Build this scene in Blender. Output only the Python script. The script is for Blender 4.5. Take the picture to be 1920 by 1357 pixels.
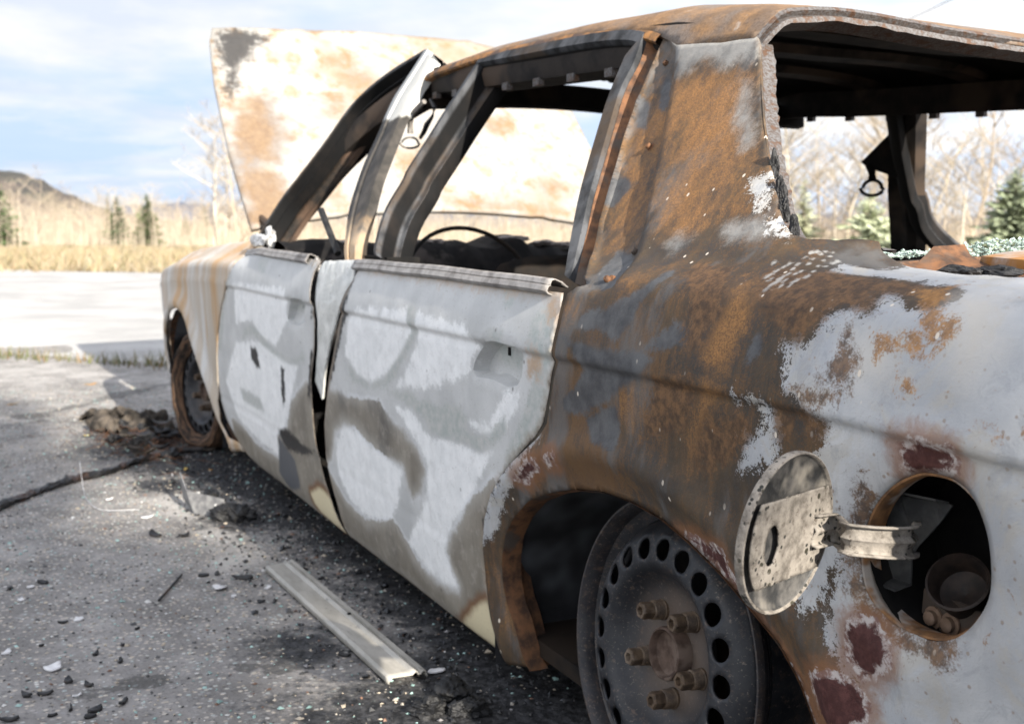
import bpy, bmesh, math, random
import numpy as np
from mathutils import Matrix, Vector
from mathutils.geometry import delaunay_2d_cdt

for o in list(bpy.data.objects): bpy.data.objects.remove(o)
scene = bpy.context.scene
COL = scene.collection
rnd = random.Random(7); rng = np.random.default_rng(7)

# ------------------------------------------------------------------ camera
cam = bpy.data.cameras.new('camera'); cam_o = bpy.data.objects.new('camera', cam); COL.objects.link(cam_o)
cam.sensor_width = 36.0; cam.lens = 40.4; cam.clip_start = .02; cam.clip_end = 6000
CP = Vector((-1.15063, 1.58529, .72055))
Fv = Vector((.89049, -.43995, -.11608)); Rv = Vector((-.44204, -.89695, .00843)); Uv = Vector((.10783, -.04381, .99320))
cam_o.matrix_world = Matrix(((Rv.x, Uv.x, -Fv.x, CP.x), (Rv.y, Uv.y, -Fv.y, CP.y), (Rv.z, Uv.z, -Fv.z, CP.z), (0, 0, 0, 1)))
cam.dof.use_dof = True; cam.dof.focus_distance = 1.18; cam.dof.aperture_fstop = 9.5
scene.camera = cam_o

# ------------------------------------------------------------------ sky, sun, exposure
SUN_EL = math.radians(23.0); SUN_AZ = math.radians(182.8)          # azimuth of the sun from +x, counter-clockwise
SUNV = Vector((math.cos(SUN_EL) * math.cos(SUN_AZ), math.cos(SUN_EL) * math.sin(SUN_AZ), math.sin(SUN_EL)))
world = bpy.data.worlds.new('World'); scene.world = world; world.use_nodes = True
wn, wl = world.node_tree.nodes, world.node_tree.links; wn.clear()
wo = wn.new('ShaderNodeOutputWorld'); bg = wn.new('ShaderNodeBackground')
sky = wn.new('ShaderNodeTexSky'); sky.sky_type = 'NISHITA'; sky.sun_disc = False
sky.sun_elevation = SUN_EL; sky.sun_rotation = math.pi / 2 - SUN_AZ
sky.air_density = .8; sky.dust_density = .15; sky.ozone_density = 1.0
tc = wn.new('ShaderNodeTexCoord')
sep = wn.new('ShaderNodeSeparateXYZ'); wl.new(tc.outputs['Generated'], sep.inputs[0])
zc = wn.new('ShaderNodeMath'); zc.operation = 'MAXIMUM'; wl.new(sep.outputs['Z'], zc.inputs[0]); zc.inputs[1].default_value = 0.0
za = wn.new('ShaderNodeMath'); za.operation = 'ADD'; wl.new(zc.outputs[0], za.inputs[0]); za.inputs[1].default_value = .12
dv = wn.new('ShaderNodeVectorMath'); dv.operation = 'DIVIDE'; wl.new(tc.outputs['Generated'], dv.inputs[0]); wl.new(za.outputs[0], dv.inputs[1])
cn = wn.new('ShaderNodeTexNoise'); cn.inputs['Scale'].default_value = .9; cn.inputs['Detail'].default_value = 9; cn.inputs['Roughness'].default_value = .58
wl.new(dv.outputs[0], cn.inputs['Vector'])
cr = wn.new('ShaderNodeValToRGB'); cr.color_ramp.elements[0].position = .40; cr.color_ramp.elements[1].position = .58
wl.new(cn.outputs['Fac'], cr.inputs[0])
cm = wn.new('ShaderNodeMath'); cm.operation = 'MULTIPLY'; cm.operation = 'MULTIPLY_ADD'; wl.new(cr.outputs[0], cm.inputs[0]); cm.inputs[1].default_value = .80; cm.inputs[2].default_value = .12
def phase(base, gain):
    # air and thin cloud scatter forward: the sky brightens smoothly towards the sun
    dt = wn.new('ShaderNodeVectorMath'); dt.operation = 'DOT_PRODUCT'; wl.new(tc.outputs['Generated'], dt.inputs[0]); dt.inputs[1].default_value = tuple(SUNV)
    h = wn.new('ShaderNodeMath'); h.operation = 'MULTIPLY_ADD'; wl.new(dt.outputs['Value'], h.inputs[0]); h.inputs[1].default_value = .5; h.inputs[2].default_value = .5; h.use_clamp = True
    p = wn.new('ShaderNodeMath'); p.operation = 'POWER'; wl.new(h.outputs[0], p.inputs[0]); p.inputs[1].default_value = 1.6
    g = wn.new('ShaderNodeVectorMath'); g.operation = 'MULTIPLY_ADD'; wl.new(p.outputs[0], g.inputs[0])
    g.inputs[1].default_value = tuple(a * b for a, b in zip(base, gain)); g.inputs[2].default_value = base; return g.outputs[0]
mx = wn.new('ShaderNodeMix'); mx.data_type = 'RGBA'
wl.new(cm.outputs[0], mx.inputs[0]); mn = wn.new('ShaderNodeVectorMath'); mn.operation = 'MINIMUM'; wl.new(sky.outputs[0], mn.inputs[0]); wl.new(phase((1.95, 2.55, 3.5), (3.1, 2.6, 2.2)), mn.inputs[1]); wl.new(mn.outputs[0], mx.inputs[6]); cl2 = wn.new('ShaderNodeValToRGB'); cl2.color_ramp.elements[0].position = .40; cl2.color_ramp.elements[0].color = (.76, .82, .92, 1); cl2.color_ramp.elements[1].position = .62; cl2.color_ramp.elements[1].color = (.98, .98, .97, 1); cn2 = wn.new('ShaderNodeTexNoise'); cn2.inputs['Scale'].default_value = 1.7; cn2.inputs['Detail'].default_value = 7; cn2.inputs['Roughness'].default_value = .55; wl.new(dv.outputs[0], cn2.inputs['Vector']); wl.new(cn2.outputs['Fac'], cl2.inputs[0]); cs = wn.new('ShaderNodeVectorMath'); cs.operation = 'SCALE'; wl.new(cl2.outputs[0], cs.inputs[0]); cs.inputs['Scale'].default_value = 1.0; cf = wn.new('ShaderNodeVectorMath'); cf.operation = 'MULTIPLY'; wl.new(cs.outputs[0], cf.inputs[0]); wl.new(phase((3.4, 3.4, 3.4), (2.6, 2.3, 2.0)), cf.inputs[1]); wl.new(cf.outputs[0], mx.inputs[7])
wl.new(mx.outputs[2], bg.inputs['Color']); bg.inputs['Strength'].default_value = .062
wl.new(bg.outputs[0], wo.inputs['Surface'])
sl = bpy.data.lights.new('sun', 'SUN'); sl.energy = 2.8; sl.angle = math.radians(.53); sl.color = (1, .93, .82)
so = bpy.data.objects.new('sun', sl); COL.objects.link(so); so.rotation_euler = SUNV.to_track_quat('Z', 'Y').to_euler(); so.location = (-20, 0, 20)
scene.view_settings.view_transform = 'Standard'; scene.view_settings.look = 'None'
scene.view_settings.exposure = 2.3; scene.view_settings.gamma = 1.0; scene.view_settings.use_curve_mapping = False
scene.cycles.max_bounces = 6; scene.cycles.diffuse_bounces = 3; scene.cycles.transparent_max_bounces = 6

# ------------------------------------------------------------------ helpers
def tag(o, label=None, cat=None, group=None, kind=None):
    if label: o['label'] = label
    if cat: o['category'] = cat
    if group: o['group'] = group
    if kind: o['kind'] = kind
    return o
def link(o, parent=None):
    COL.objects.link(o)
    if parent is not None: o.parent = parent
    return o
def empty(name, loc=(0, 0, 0), rz=0):
    o = bpy.data.objects.new(name, None); o.location = loc; o.rotation_euler = (0, 0, rz); o.empty_display_size = .1
    return link(o)
def mesh(name, V, F, mat=None, parent=None, smooth=True, sharp=None, mat2=None):
    me = bpy.data.meshes.new(name); me.from_pydata([tuple(map(float, v)) for v in V], [], [tuple(map(int, f)) for f in F]); me.validate(); me.update()
    if mat: me.materials.append(mat)
    if mat2: me.materials.append(mat2)
    if smooth:
        me.polygons.foreach_set('use_smooth', [True] * len(me.polygons))
        if sharp: me.set_sharp_from_angle(angle=math.radians(sharp))
    return link(bpy.data.objects.new(name, me), parent)
def fattr(o, name, arr):
    a = o.data.attributes.new(name, 'FLOAT', 'POINT'); a.data.foreach_set('value', np.asarray(arr, np.float32))
def cattr(o, arr, name='tint'):
    a = o.data.attributes.new(name, 'FLOAT_COLOR', 'POINT'); A = np.ones((len(arr), 4), np.float32); A[:, :3] = arr
    a.data.foreach_set('color', A.ravel())
def copy_tree(o, parent=None):
    c = o.copy(); link(c, parent)
    for ch in list(o.children): copy_tree(ch, c)
    return c
def mirror_copy(o, parent):
    """the same panel on the car's other flank"""
    c = o.copy(); link(c, parent); c.scale = (1, -1, 1)
    for ch in list(o.children):
        d = ch.copy(); link(d, c)
    return c
def resample(P, n):
    P = np.asarray(P, float); d = np.concatenate([[0], np.cumsum(np.linalg.norm(np.diff(P, axis=0), axis=1))])
    t = np.linspace(0, d[-1], n); return np.stack([np.interp(t, d, P[:, k]) for k in range(P.shape[1])], -1)
def smoothline(P, n):
    """Catmull-Rom through P, resampled"""
    P = np.asarray(P, float); Q = np.vstack([2 * P[0] - P[1], P, 2 * P[-1] - P[-2]]); out = []
    for i in range(1, len(Q) - 2):
        for t in np.linspace(0, 1, 8, endpoint=False):
            a, b, c, d = Q[i - 1:i + 3]
            out.append(.5 * (2 * b + (c - a) * t + (2 * a - 5 * b + 4 * c - d) * t * t + (3 * b - a - 3 * c + d) * t ** 3))
    out.append(P[-1]); return resample(out, n)
def pip(P, poly):
    poly = np.asarray(poly); x, y = P[:, 0], P[:, 1]; ins = np.zeros(len(P), bool); j = len(poly) - 1
    for i in range(len(poly)):
        xi, yi = poly[i]; xj, yj = poly[j]
        c = ((yi > y) != (yj > y)) & (x < (xj - xi) * (y - yi) / (yj - yi + 1e-12) + xi); ins ^= c; j = i
    return ins
def pdist(P, line, closed=False):
    L = np.asarray(line, float); n = len(L); d = np.full(len(P), 1e9)
    for i in range(n if closed else n - 1):
        a, b = L[i], L[(i + 1) % n]; ab = b - a; t = np.clip(((P - a) @ ab) / (ab @ ab + 1e-12), 0, 1)
        d = np.minimum(d, np.linalg.norm(P - a - t[:, None] * ab, axis=1))
    return d
def sdf(P, poly):
    d = pdist(P, poly, True); return np.where(pip(P, poly), d, -d)
def layer_attr(P, polys, width=.03):
    v = np.full(len(P), -1.0)
    for q in polys: v = np.maximum(v, np.clip(sdf(P, q) / width, -1, 1))
    return v
def vnoise(P, scale, seed=0):
    """cheap smooth value noise"""
    r = np.random.default_rng(seed); out = np.zeros(len(P))
    for k in range(6):
        w = r.normal(size=P.shape[1]) * scale; out += np.sin(P @ w + r.uniform(0, 6.28))
    return out / 6
def tube(path, rad, sides=8, cap=True):
    path = np.asarray(path, float); n = len(path); rad = np.broadcast_to(np.asarray(rad, float), (n,))
    V, F = [], []; up = np.array([0, 0, 1.]); 
    for i in range(n):
        t = path[min(i + 1, n - 1)] - path[max(i - 1, 0)]; t /= np.linalg.norm(t) + 1e-9
        a = np.cross(t, up)
        if np.linalg.norm(a) < .05: a = np.cross(t, [1, 0, 0])
        a /= np.linalg.norm(a); b = np.cross(a, t)
        for k in range(sides):
            th = 2 * math.pi * k / sides; V.append(path[i] + rad[i] * (math.cos(th) * a + math.sin(th) * b))
    for i in range(n - 1):
        for k in range(sides):
            k2 = (k + 1) % sides; F.append((i * sides + k, i * sides + k2, (i + 1) * sides + k2, (i + 1) * sides + k))
    if cap: F.append(tuple(range(sides))[::-1]); F.append(tuple(range((n - 1) * sides, n * sides)))
    return V, F
def boxvf(x0, x1, y0, y1, z0, z1):
    V = [(x, y, z) for x in (x0, x1) for y in (y0, y1) for z in (z0, z1)]
    return V, [(0, 1, 3, 2), (4, 6, 7, 5), (0, 4, 5, 1), (2, 3, 7, 6), (0, 2, 6, 4), (1, 5, 7, 3)]
def join(*parts):
    V, F = [], []
    for v, f in parts:
        n = len(V); V += [tuple(p) for p in v]; F += [tuple(i + n for i in q) for q in f]
    return V, F
def bevel(o, w=.004, seg=2):
    m = o.modifiers.new('bevel', 'BEVEL'); m.width = w; m.segments = seg; m.limit_method = 'ANGLE'; return o
def grid(P):
    """P: (n,m,3) -> V,F"""
    n, m = P.shape[:2]; F = [(i * m + j, (i + 1) * m + j, (i + 1) * m + j + 1, i * m + j + 1) for i in range(n - 1) for j in range(m - 1)]
    return P.reshape(-1, 3), F
def lathe(prof, n=48):
    """prof: (radius, height) -> around +z"""
    prof = np.asarray(prof, float); m = len(prof); V = []; F = []
    for k in range(n):
        a = 2 * math.pi * k / n
        for r, h in prof: V.append((r * math.cos(a), r * math.sin(a), h))
    for k in range(n):
        k2 = (k + 1) % n
        for j in range(m - 1): F.append((k * m + j, k2 * m + j, k2 * m + j + 1, k * m + j + 1))
    return V, F
def cdt(points, edges, keep, quality=None):
    v, e, f, *_ = delaunay_2d_cdt([Vector(p) for p in points], edges, [], 0, 1e-6)
    Pn = np.array([(p.x, p.y) for p in v]); f = np.array([t for t in f if len(t) == 3])
    cen = Pn[f].mean(1); return Pn, f[keep(cen)]

# ------------------------------------------------------------------ materials
class G:
    def __init__(s, name, rough=.7, spec=.3):
        s.m = bpy.data.materials.new(name); s.m.use_nodes = True; s.N = s.m.node_tree.nodes; s.L = s.m.node_tree.links
        s.b = s.N['Principled BSDF']; s.b.inputs['Roughness'].default_value = rough; s.b.inputs['Specular IOR Level'].default_value = spec
        s.tc = s.N.new('ShaderNodeTexCoord'); s.pos = s.tc.outputs['Object']
    def set(s, sock, v):
        if hasattr(v, 'links'): s.L.new(v, sock)
        elif isinstance(v, (tuple, list)) and len(v) == 3 and sock.type == 'RGBA': sock.default_value = (*v, 1)
        else: sock.default_value = v
    def map(s, scale, loc=(0, 0, 0), vec=None):
        n = s.N.new('ShaderNodeMapping'); s.L.new(vec or s.pos, n.inputs[0]); n.inputs['Scale'].default_value = scale; n.inputs['Location'].default_value = loc; return n.outputs[0]
    def noise(s, scale, detail=4, rough=.55, vec=None, dist=0.0):
        n = s.N.new('ShaderNodeTexNoise'); s.L.new(vec or s.pos, n.inputs['Vector']); n.inputs['Scale'].default_value = scale
        n.inputs['Detail'].default_value = detail; n.inputs['Roughness'].default_value = rough; n.inputs['Distortion'].default_value = dist; return n.outputs['Fac']
    def vor(s, scale, feat='F1', vec=None, out='Distance', rnd=1.0):
        n = s.N.new('ShaderNodeTexVoronoi'); n.feature = feat; s.L.new(vec or s.pos, n.inputs['Vector']); n.inputs['Scale'].default_value = scale
        n.inputs['Randomness'].default_value = rnd; return n.outputs[out]
    def math(s, op, a, b=0.0, clamp=False):
        n = s.N.new('ShaderNodeMath'); n.operation = op; n.use_clamp = clamp; s.set(n.inputs[0], a); s.set(n.inputs[1], b); return n.outputs[0]
    def rng(s, v, a, b, c=0.0, d=1.0, smooth=True):
        n = s.N.new('ShaderNodeMapRange'); n.interpolation_type = 'SMOOTHSTEP' if smooth else 'LINEAR'
        s.set(n.inputs[0], v)
        for i, q in enumerate((a, b, c, d)): s.set(n.inputs[1 + i], q)
        return n.outputs[0]
    def mix(s, f, a, b, mode='MIX'):
        n = s.N.new('ShaderNodeMix'); n.data_type = 'RGBA'; n.blend_type = mode; s.set(n.inputs[0], f); s.set(n.inputs[6], a); s.set(n.inputs[7], b); return n.outputs[2]
    def attr(s, name, out='Fac'):
        n = s.N.new('ShaderNodeAttribute'); n.attribute_name = name; return n.outputs[out]
    def ramp(s, f, stops):
        n = s.N.new('ShaderNodeValToRGB'); r = n.color_ramp; s.L.new(f, n.inputs[0])
        while len(r.elements) < len(stops): r.elements.new(.5)
        for e, (p, c) in zip(r.elements, stops): e.position = p; e.color = (*c, 1)
        return n.outputs[0]
    def layer(s, base, name, col, n, amp=.5, soft=.12, strength=1.0, bias=0.0):
        """paint col where attribute + noise is positive: a stain with a ragged edge"""
        v = s.math('ADD', s.attr(name), s.math('MULTIPLY', s.math('SUBTRACT', n, .5), amp * 2))
        a_, b_ = (s.math('SUBTRACT', -bias, soft), s.math('ADD', soft, -bias)) if hasattr(soft, 'links') else (-soft - bias, soft - bias)
        f = s.rng(v, a_, b_, 0.0, strength); return s.mix(f, base, col), f
    def bump(s, h, strength=.3, dist=.002):
        n = s.N.new('ShaderNodeBump'); n.inputs['Strength'].default_value = strength; n.inputs['Distance'].default_value = dist
        s.L.new(h, n.inputs['Height']); s.L.new(n.outputs[0], s.b.inputs['Normal'])
    def out(s, col=None, rough=None, metal=None):
        if col is not None: s.set(s.b.inputs['Base Color'], col)
        if rough is not None: s.set(s.b.inputs['Roughness'], rough)
        if metal is not None: s.set(s.b.inputs['Metallic'], metal)
        return s.m
ASH = (.56, .565, .575); GREY = (.27, .275, .275); TAUPE = (.165, .14, .11); ORANGE = (.33, .135, .03); BROWN = (.095, .055, .028)
STEEL = (.085, .09, .10); MAROON = (.052, .017, .015); CRUST = (.55, .49, .46); CREAM = (.62, .54, .36); SOOT = (.012, .012, .013)

def mat_simple(name, c1, c2, scale=30, rough=.75, c3=None, bump=.25, spec=.3, stretch=None):
    g = G(name, rough, spec); v = g.map(stretch) if stretch else None
    n = g.noise(scale, 6, .6, v); n2 = g.noise(scale * .23, 4, .6, v)
    c = g.mix(g.rng(n, .35, .65), c1, c2)
    if c3: c = g.mix(g.rng(n2, .52, .62), c, c3)
    g.bump(n, bump, .003); return g.out(c)
def mat_door(name, seed):
    g = G(name, .55, .35)
    P = g.map((1, 1, 1), (seed, seed * 1.7, 0)); st = g.map((26, 26, 2.2), (seed, 0, 0))
    nb = g.noise(9, 6, .6, P); nf = g.noise(75, 5, .65, P); ns = g.noise(1, 5, .6, st); nm = g.noise(28, 5, .6, P); sp = g.noise(330, 3, .6, P); nm2 = g.math('ADD', g.math('MULTIPLY', nm, .5), g.math('MULTIPLY', nf, .5))
    c = g.mix(g.rng(nb, .3, .7), (.42, .424, .42), (.55, .552, .545))
    c = g.mix(g.rng(ns, .42, .72, 0, .25), c, (.44, .445, .44))
    c, _ = g.layer(c, 'W', g.mix(g.rng(nm, .3, .7), (.72, .725, .722), (.85, .85, .845)), g.math('ADD', g.math('MULTIPLY', nm2, .7), g.math('MULTIPLY', sp, .3)), 1.4, .22, .9)
    c, _ = g.layer(c, 'G', g.mix(g.rng(nf, .3, .7), (.32, .355, .335), (.47, .465, .445)), g.math('ADD', g.math('MULTIPLY', nm2, .7), g.math('MULTIPLY', sp, .3)), 1.3, .20, .85)  # grey stains; inside the handle pockets the grey is painted shade
    mot = g.noise(48, 6, .7, P, .4); c = g.mix(g.rng(mot, .50, .70, 0, .30), c, (.44, .435, .42)); run = g.noise(1, 5, .7, g.map((95, 95, 3.0), (seed, 0, 0))); c = g.mix(g.math('MULTIPLY', g.rng(run, .60, .70), g.rng(nb, .45, .62, 0, .5)), c, (.40, .385, .36))
    c, fr = g.layer(c, 'R', g.mix(nf, (.34, .17, .07), (.42, .30, .18)), nf, 1.2, .5, .75)
    tcol = g.mix(g.rng(nb, .3, .7), (.175, .155, .125), (.255, .23, .19)); tcol = g.mix(g.rng(ns, .4, .7, 0, .5), tcol, (.13, .113, .092)); tcol = g.mix(g.rng(g.math('ADD', g.attr('TH'), g.math('MULTIPLY', g.math('SUBTRACT', nb, .5), .8)), .45, -.05, 0, .8), tcol, (.36, .34, .305))
    hal = g.math('ADD', g.attr('T'), g.math('MULTIPLY', g.math('SUBTRACT', nm, .5), .9))
    rim = g.math('MULTIPLY', g.rng(hal, -.42, -.1), g.rng(hal, .3, -.05)); c = g.mix(g.math('MULTIPLY', rim, .45), c, (.66, .67, .69))
    edge = g.noise(3.2, 2, .5, P); nt = g.math('ADD', g.math('ADD', g.math('MULTIPLY', nm, .35), g.math('MULTIPLY', nf, .4)), g.math('MULTIPLY', sp, .25)); c, ft = g.layer(c, 'T', tcol, nt, 1.0, g.rng(edge, .42, .6, .04, .40))
    sk = g.noise(4, 4, .6, P); c = g.mix(g.math('MULTIPLY', ft, g.rng(sk, .55, .75, 0, .8)), c, (.06, .058, .056))
    c = g.mix(g.math('MULTIPLY', ft, g.rng(mot, .50, .66, 0, .6)), c, (.33, .30, .26)); c = g.mix(g.math('MULTIPLY', ft, g.rng(run, .58, .68, 0, .6)), c, (.11, .095, .08))
    c, _ = g.layer(c, 'S', STEEL, nm, .5, .2)
    c, _ = g.layer(c, 'C', (.16, .075, .03), nm, .35, .30, .9, .45)
    c, _ = g.layer(c, 'C', CREAM, nm, .3, .3, 1.0, -.05)
    c, _ = g.layer(c, 'K', SOOT, nf, .7, .2)
    c = g.mix(g.rng(sp, .64, .70, 0, .6), c, (.16, .12, .09)); E = g.math('ADD', g.attr('E'), g.math('MULTIPLY', g.math('SUBTRACT', nm2, .5), 1.6)); c = g.mix(g.rng(E, .45, .0, 0, .55), c, (.30, .24, .18)); c = g.mix(g.rng(E, .12, -.15, 0, .8), c, (.10, .065, .04)); chip = g.vor(26, 'F1', P); c = g.mix(g.math('MULTIPLY', g.rng(chip, .10, .06), g.rng(nb, .52, .6)), c, (.09, .075, .065))
    g.bump(g.math('ADD', nf, g.math('MULTIPLY', nm, 1.5)), .12, .002)
    return g.out(c, g.rng(ft, 0, 1, .52, .42))
def mat_quarter():
    g = G('burnt_quarter_panel', .62, .3)
    nb = g.noise(5, 5, .6); nm = g.noise(24, 6, .62); nf = g.noise(95, 6, .7); ns = g.noise(1, 6, .62, g.map((30, 30, 3.0))); sp = g.noise(420, 3, .65); ng = g.noise(60, 8, .72, None, .6)
    c = g.mix(g.rng(nm, .3, .7), (.040, .036, .031), (.095, .066, .038))
    c = g.mix(g.rng(ns, .40, .66, 0, .75), c, (.045, .043, .042)); fs = g.noise(1, 6, .7, g.map((85, 85, 5.0), (0, 2, 0)))
    gr = g.math('ADD', g.math('MULTIPLY', nb, .45), g.math('ADD', g.math('MULTIPLY', fs, .3), g.math('MULTIPLY', sp, .25))); c = g.mix(g.rng(gr, .47, .59, 0, .5), c, g.mix(g.rng(sp, .3, .7), (.16, .075, .022), (.34, .165, .05)))
    c = g.mix(g.rng(sp, .35, .62, .0, .5), c, (.055, .034, .02))
    pat = g.noise(1, 5, .65, g.map((7, 7, 2.2), (1.3, 0, .4))); c = g.mix(g.rng(pat, .52, .62, 0, .7), c, g.mix(nm, (.075, .075, .075), (.15, .148, .145)))
    rus = g.mix(g.rng(sp, .28, .70), (.14, .072, .03), (.38, .185, .06))
    no = g.noise(8, 5, .65, g.map((1, 1, .55), (4, 1, 2))); c0 = c; c1, fo_ = g.layer(c, 'O', rus, g.math('ADD', g.math('MULTIPLY', no, .5), g.math('MULTIPLY', ng, .5)), 2.2, .6, .9); no2 = g.noise(4.5, 5, .65, g.map((1.2, 1.2, .5), (2, 5, 1))); c = g.mix(g.math('MULTIPLY', fo_, g.rng(g.math('ADD', g.math('MULTIPLY', no2, .7), g.math('MULTIPLY', fs, .3)), .43, .62, .06, .9)), c0, rus)
    nmix0 = g.math('ADD', g.math('ADD', g.math('MULTIPLY', ng, .4), g.math('MULTIPLY', nm, .35)), g.math('MULTIPLY', sp, .25))
    c, _ = g.layer(c, 'S', g.mix(g.rng(nm, .3, .7), (.040, .042, .047), (.11, .112, .115)), nmix0, 1.0, .14, .94)
    c, _ = g.layer(c, 'G', g.mix(g.rng(nm, .3, .7), (.17, .17, .165), (.30, .295, .28)), nmix0, 1.6, .5, .85)
    ash = g.mix(g.rng(nb, .3, .7), (.35, .36, .375), (.55, .545, .53)); ash = g.mix(g.rng(ns, .45, .72, 0, .5), ash, (.31, .325, .35)); ash = g.mix(g.rng(g.noise(11, 5, .7, None, 1.2), .50, .62, 0, .6), ash, (.41, .38, .33)); ash = g.mix(g.rng(g.noise(26, 6, .75, g.map((1, 1, .7), (7, 3, 1)), .8), .52, .64, 0, .5), ash, (.27, .28, .295)); ash = g.mix(g.rng(g.vor(70, 'F1'), .16, .08, 0, .7), ash, g.mix(nf, (.20, .12, .06), (.30, .27, .24))); run = g.noise(1, 5, .7, g.map((60, 60, 2.0))); ash = g.mix(g.math('MULTIPLY', g.rng(run, .60, .68), g.rng(nb, .5, .62)), ash, (.30, .19, .09))
    ash = g.mix(g.rng(ng, .62, .70, 0, .85), ash, (.25, .14, .07)); ash = g.mix(g.rng(sp, .66, .74, 0, .7), ash, (.22, .13, .07))
    nmix = g.math('ADD', g.math('ADD', g.math('MULTIPLY', ng, .45), g.math('MULTIPLY', nm, .3)), g.math('MULTIPLY', sp, .25)); c, fw = g.layer(c, 'W', ash, nmix, 1.25, .06)
    c, _ = g.layer(c, 'C', g.mix(nm, (.50, .455, .39), (.56, .53, .48)), nmix, 1.0, .9, .7)
    c, _ = g.layer(c, 'B', g.mix(g.rng(nf, .35, .65), (.06, .035, .02), (.17, .09, .04)), nmix, 1.3, .16, .9)
    c, _ = g.layer(c, 'P', g.mix(g.rng(nf, .35, .65), (.20, .095, .03), (.38, .19, .06)), nmix, 2.0, .2, .9)
    v = g.math('ADD', g.attr('M'), g.math('MULTIPLY', g.math('SUBTRACT', ng, .5), 1.1))
    c = g.mix(g.rng(v, -.75, -.1, 0, .7), c, (.22, .10, .045))
    c = g.mix(g.math('MULTIPLY', g.rng(v, -.12, -.02), g.rng(nm, .36, .5)), c, g.mix(g.rng(nf, .42, .58), (.18, .10, .08), (.46, .41, .385)))
    c = g.mix(g.rng(v, .12, .26), c, g.mix(g.rng(nf, .4, .7), MAROON, (.10, .038, .033)))
    c, _ = g.layer(c, 'D', (.46, .45, .42), nf, 1.4, .5, .7)  # pale dots: spots of sunlight painted into the panel colour
    c, _ = g.layer(c, 'K', SOOT, nf, .5, .2)
    fl = g.vor(52, 'F1', g.map((1, 1, .6))); gate = g.noise(6, 4); c = g.mix(g.math('MULTIPLY', g.rng(fl, .13, .08), g.rng(gate, .52, .60)), c, (.66, .58, .48))
    h = g.math('ADD', g.math('ADD', g.math('MULTIPLY', ng, 1.0), g.math('MULTIPLY', fw, .5)), g.math('ADD', g.math('MULTIPLY', v, .15), g.math('MULTIPLY', sp, .3))); g.bump(h, .4, .0025)
    return g.out(c, g.rng(fw, 0, 1, .68, .5))

# traced outlines, in metres: x along the car, s up the body section
CTRL=np.array([(.780,.045),(.822,.055),(.842,.13),(.863,.28),(.8775,.44),(.8840,.556),(.8828,.572),(.875,.618),(.861,.656),(.811,.692),
 (.738,.80),(.668,.915),(.603,1.02),(.560,1.062),(.48,1.085),(.30,1.103),(0,1.112)])
DECK=np.array([(.861,.653),(.815,.677),(.755,.684),(.72,.687),(.68,.688),(.64,.688),(.5,.690),(.3,.690),(0,.690)])
FEND=np.array([(.838,.640),(.795,.672),(.762,.682),(.735,.686),(.71,.687),(.68,.686),(.5,.690),(.3,.690),(0,.690)])
ROOFX=[.05,.2,.375,.7,1.05,1.3,1.5]
ROOFD=[[.012,.024,.034,.040,.042,.042,.035],[.016,.034,.050,.062,.066,.066,.055],[.006,.034,.056,.078,.085,.085,.070],[-.002,.031,.056,.080,.090,.090,.075]]
SARC=np.concatenate([[0],np.cumsum(np.linalg.norm(np.diff(CTRL,axis=0),axis=1))])
def sst(a,b,x):
    t=np.clip((x-a)/(b-a),0,1); return t*t*(3-2*t)
def surf(x,s):
    """body side surface: x along the car, s = arc length up the section -> (x,y,z)"""
    x=np.asarray(x,float); s=np.asarray(s,float); x,s=np.broadcast_arrays(x,s)
    sh=x.shape; x=x.ravel(); s=s.ravel()
    n=len(CTRL)
    P=np.repeat(CTRL[None],len(x),0)
    g=np.interp(x,[-.1,.05,.2,.375,.7,1.05,1.3,1.5,1.7],[.87,.92,.965,1.0,1.035,1.06,1.05,1.015,.95])
    P[:,9:,1]=.692+(P[:,9:,1]-.692)*g[:,None]
    for j,row in enumerate(ROOFD): P[:,13+j,1]=P[:,12,1]+np.interp(x,ROOFX,row)
    wr=sst(-.08,-.32,x)[:,None,None]; wf=sst(1.75,2.1,x)[:,None,None]
    P[:,8:]=P[:,8:]*(1-wr)+DECK*wr
    P[:,8:]=P[:,8:]*(1-wf)+FEND*wf
    py=np.interp(x,[-1.2,-1.0,-.7,-.3,.5,1.5,2.2,2.8,3.2,3.45,3.6],[.90,.955,.985,.998,1,1,.996,.986,.970,.945,.89])
    P[:,:,0]*=py[:,None]
    pz=np.interp(x,[-1.1,-.6,-.3,1.9,2.4,3.0,3.4,3.6],[.965,.985,1,1,.985,.94,.885,.83])
    P[:,:,1]*=pz[:,None]
    i=np.clip(np.searchsorted(SARC,s)-1,0,n-2)
    t=np.clip((s-SARC[i])/(SARC[i+1]-SARC[i]),0,1)[:,None]
    k=np.arange(len(x)); g4=lambda j:P[k,np.clip(j,0,n-1)]
    ds=lambda a,b:(SARC[np.clip(b,0,n-1)]-SARC[np.clip(a,0,n-1)])[:,None]
    p0,p1,p2,p3=g4(i-1),g4(i),g4(i+1),g4(i+2)
    h=ds(i,i+1)
    m1=(p2-p0)/np.maximum(ds(i-1,i+1),1e-6)*h; m2=(p3-p1)/np.maximum(ds(i,i+2),1e-6)*h
    sl=(p2-p1)
    q=(2*t**3-3*t**2+1)*p1+(t**3-2*t**2+t)*m1+(-2*t**3+3*t**2)*p2+(t**3-t**2)*m2
    return np.stack([x,q[:,0],q[:,1]],-1).reshape(sh+(3,))

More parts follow.
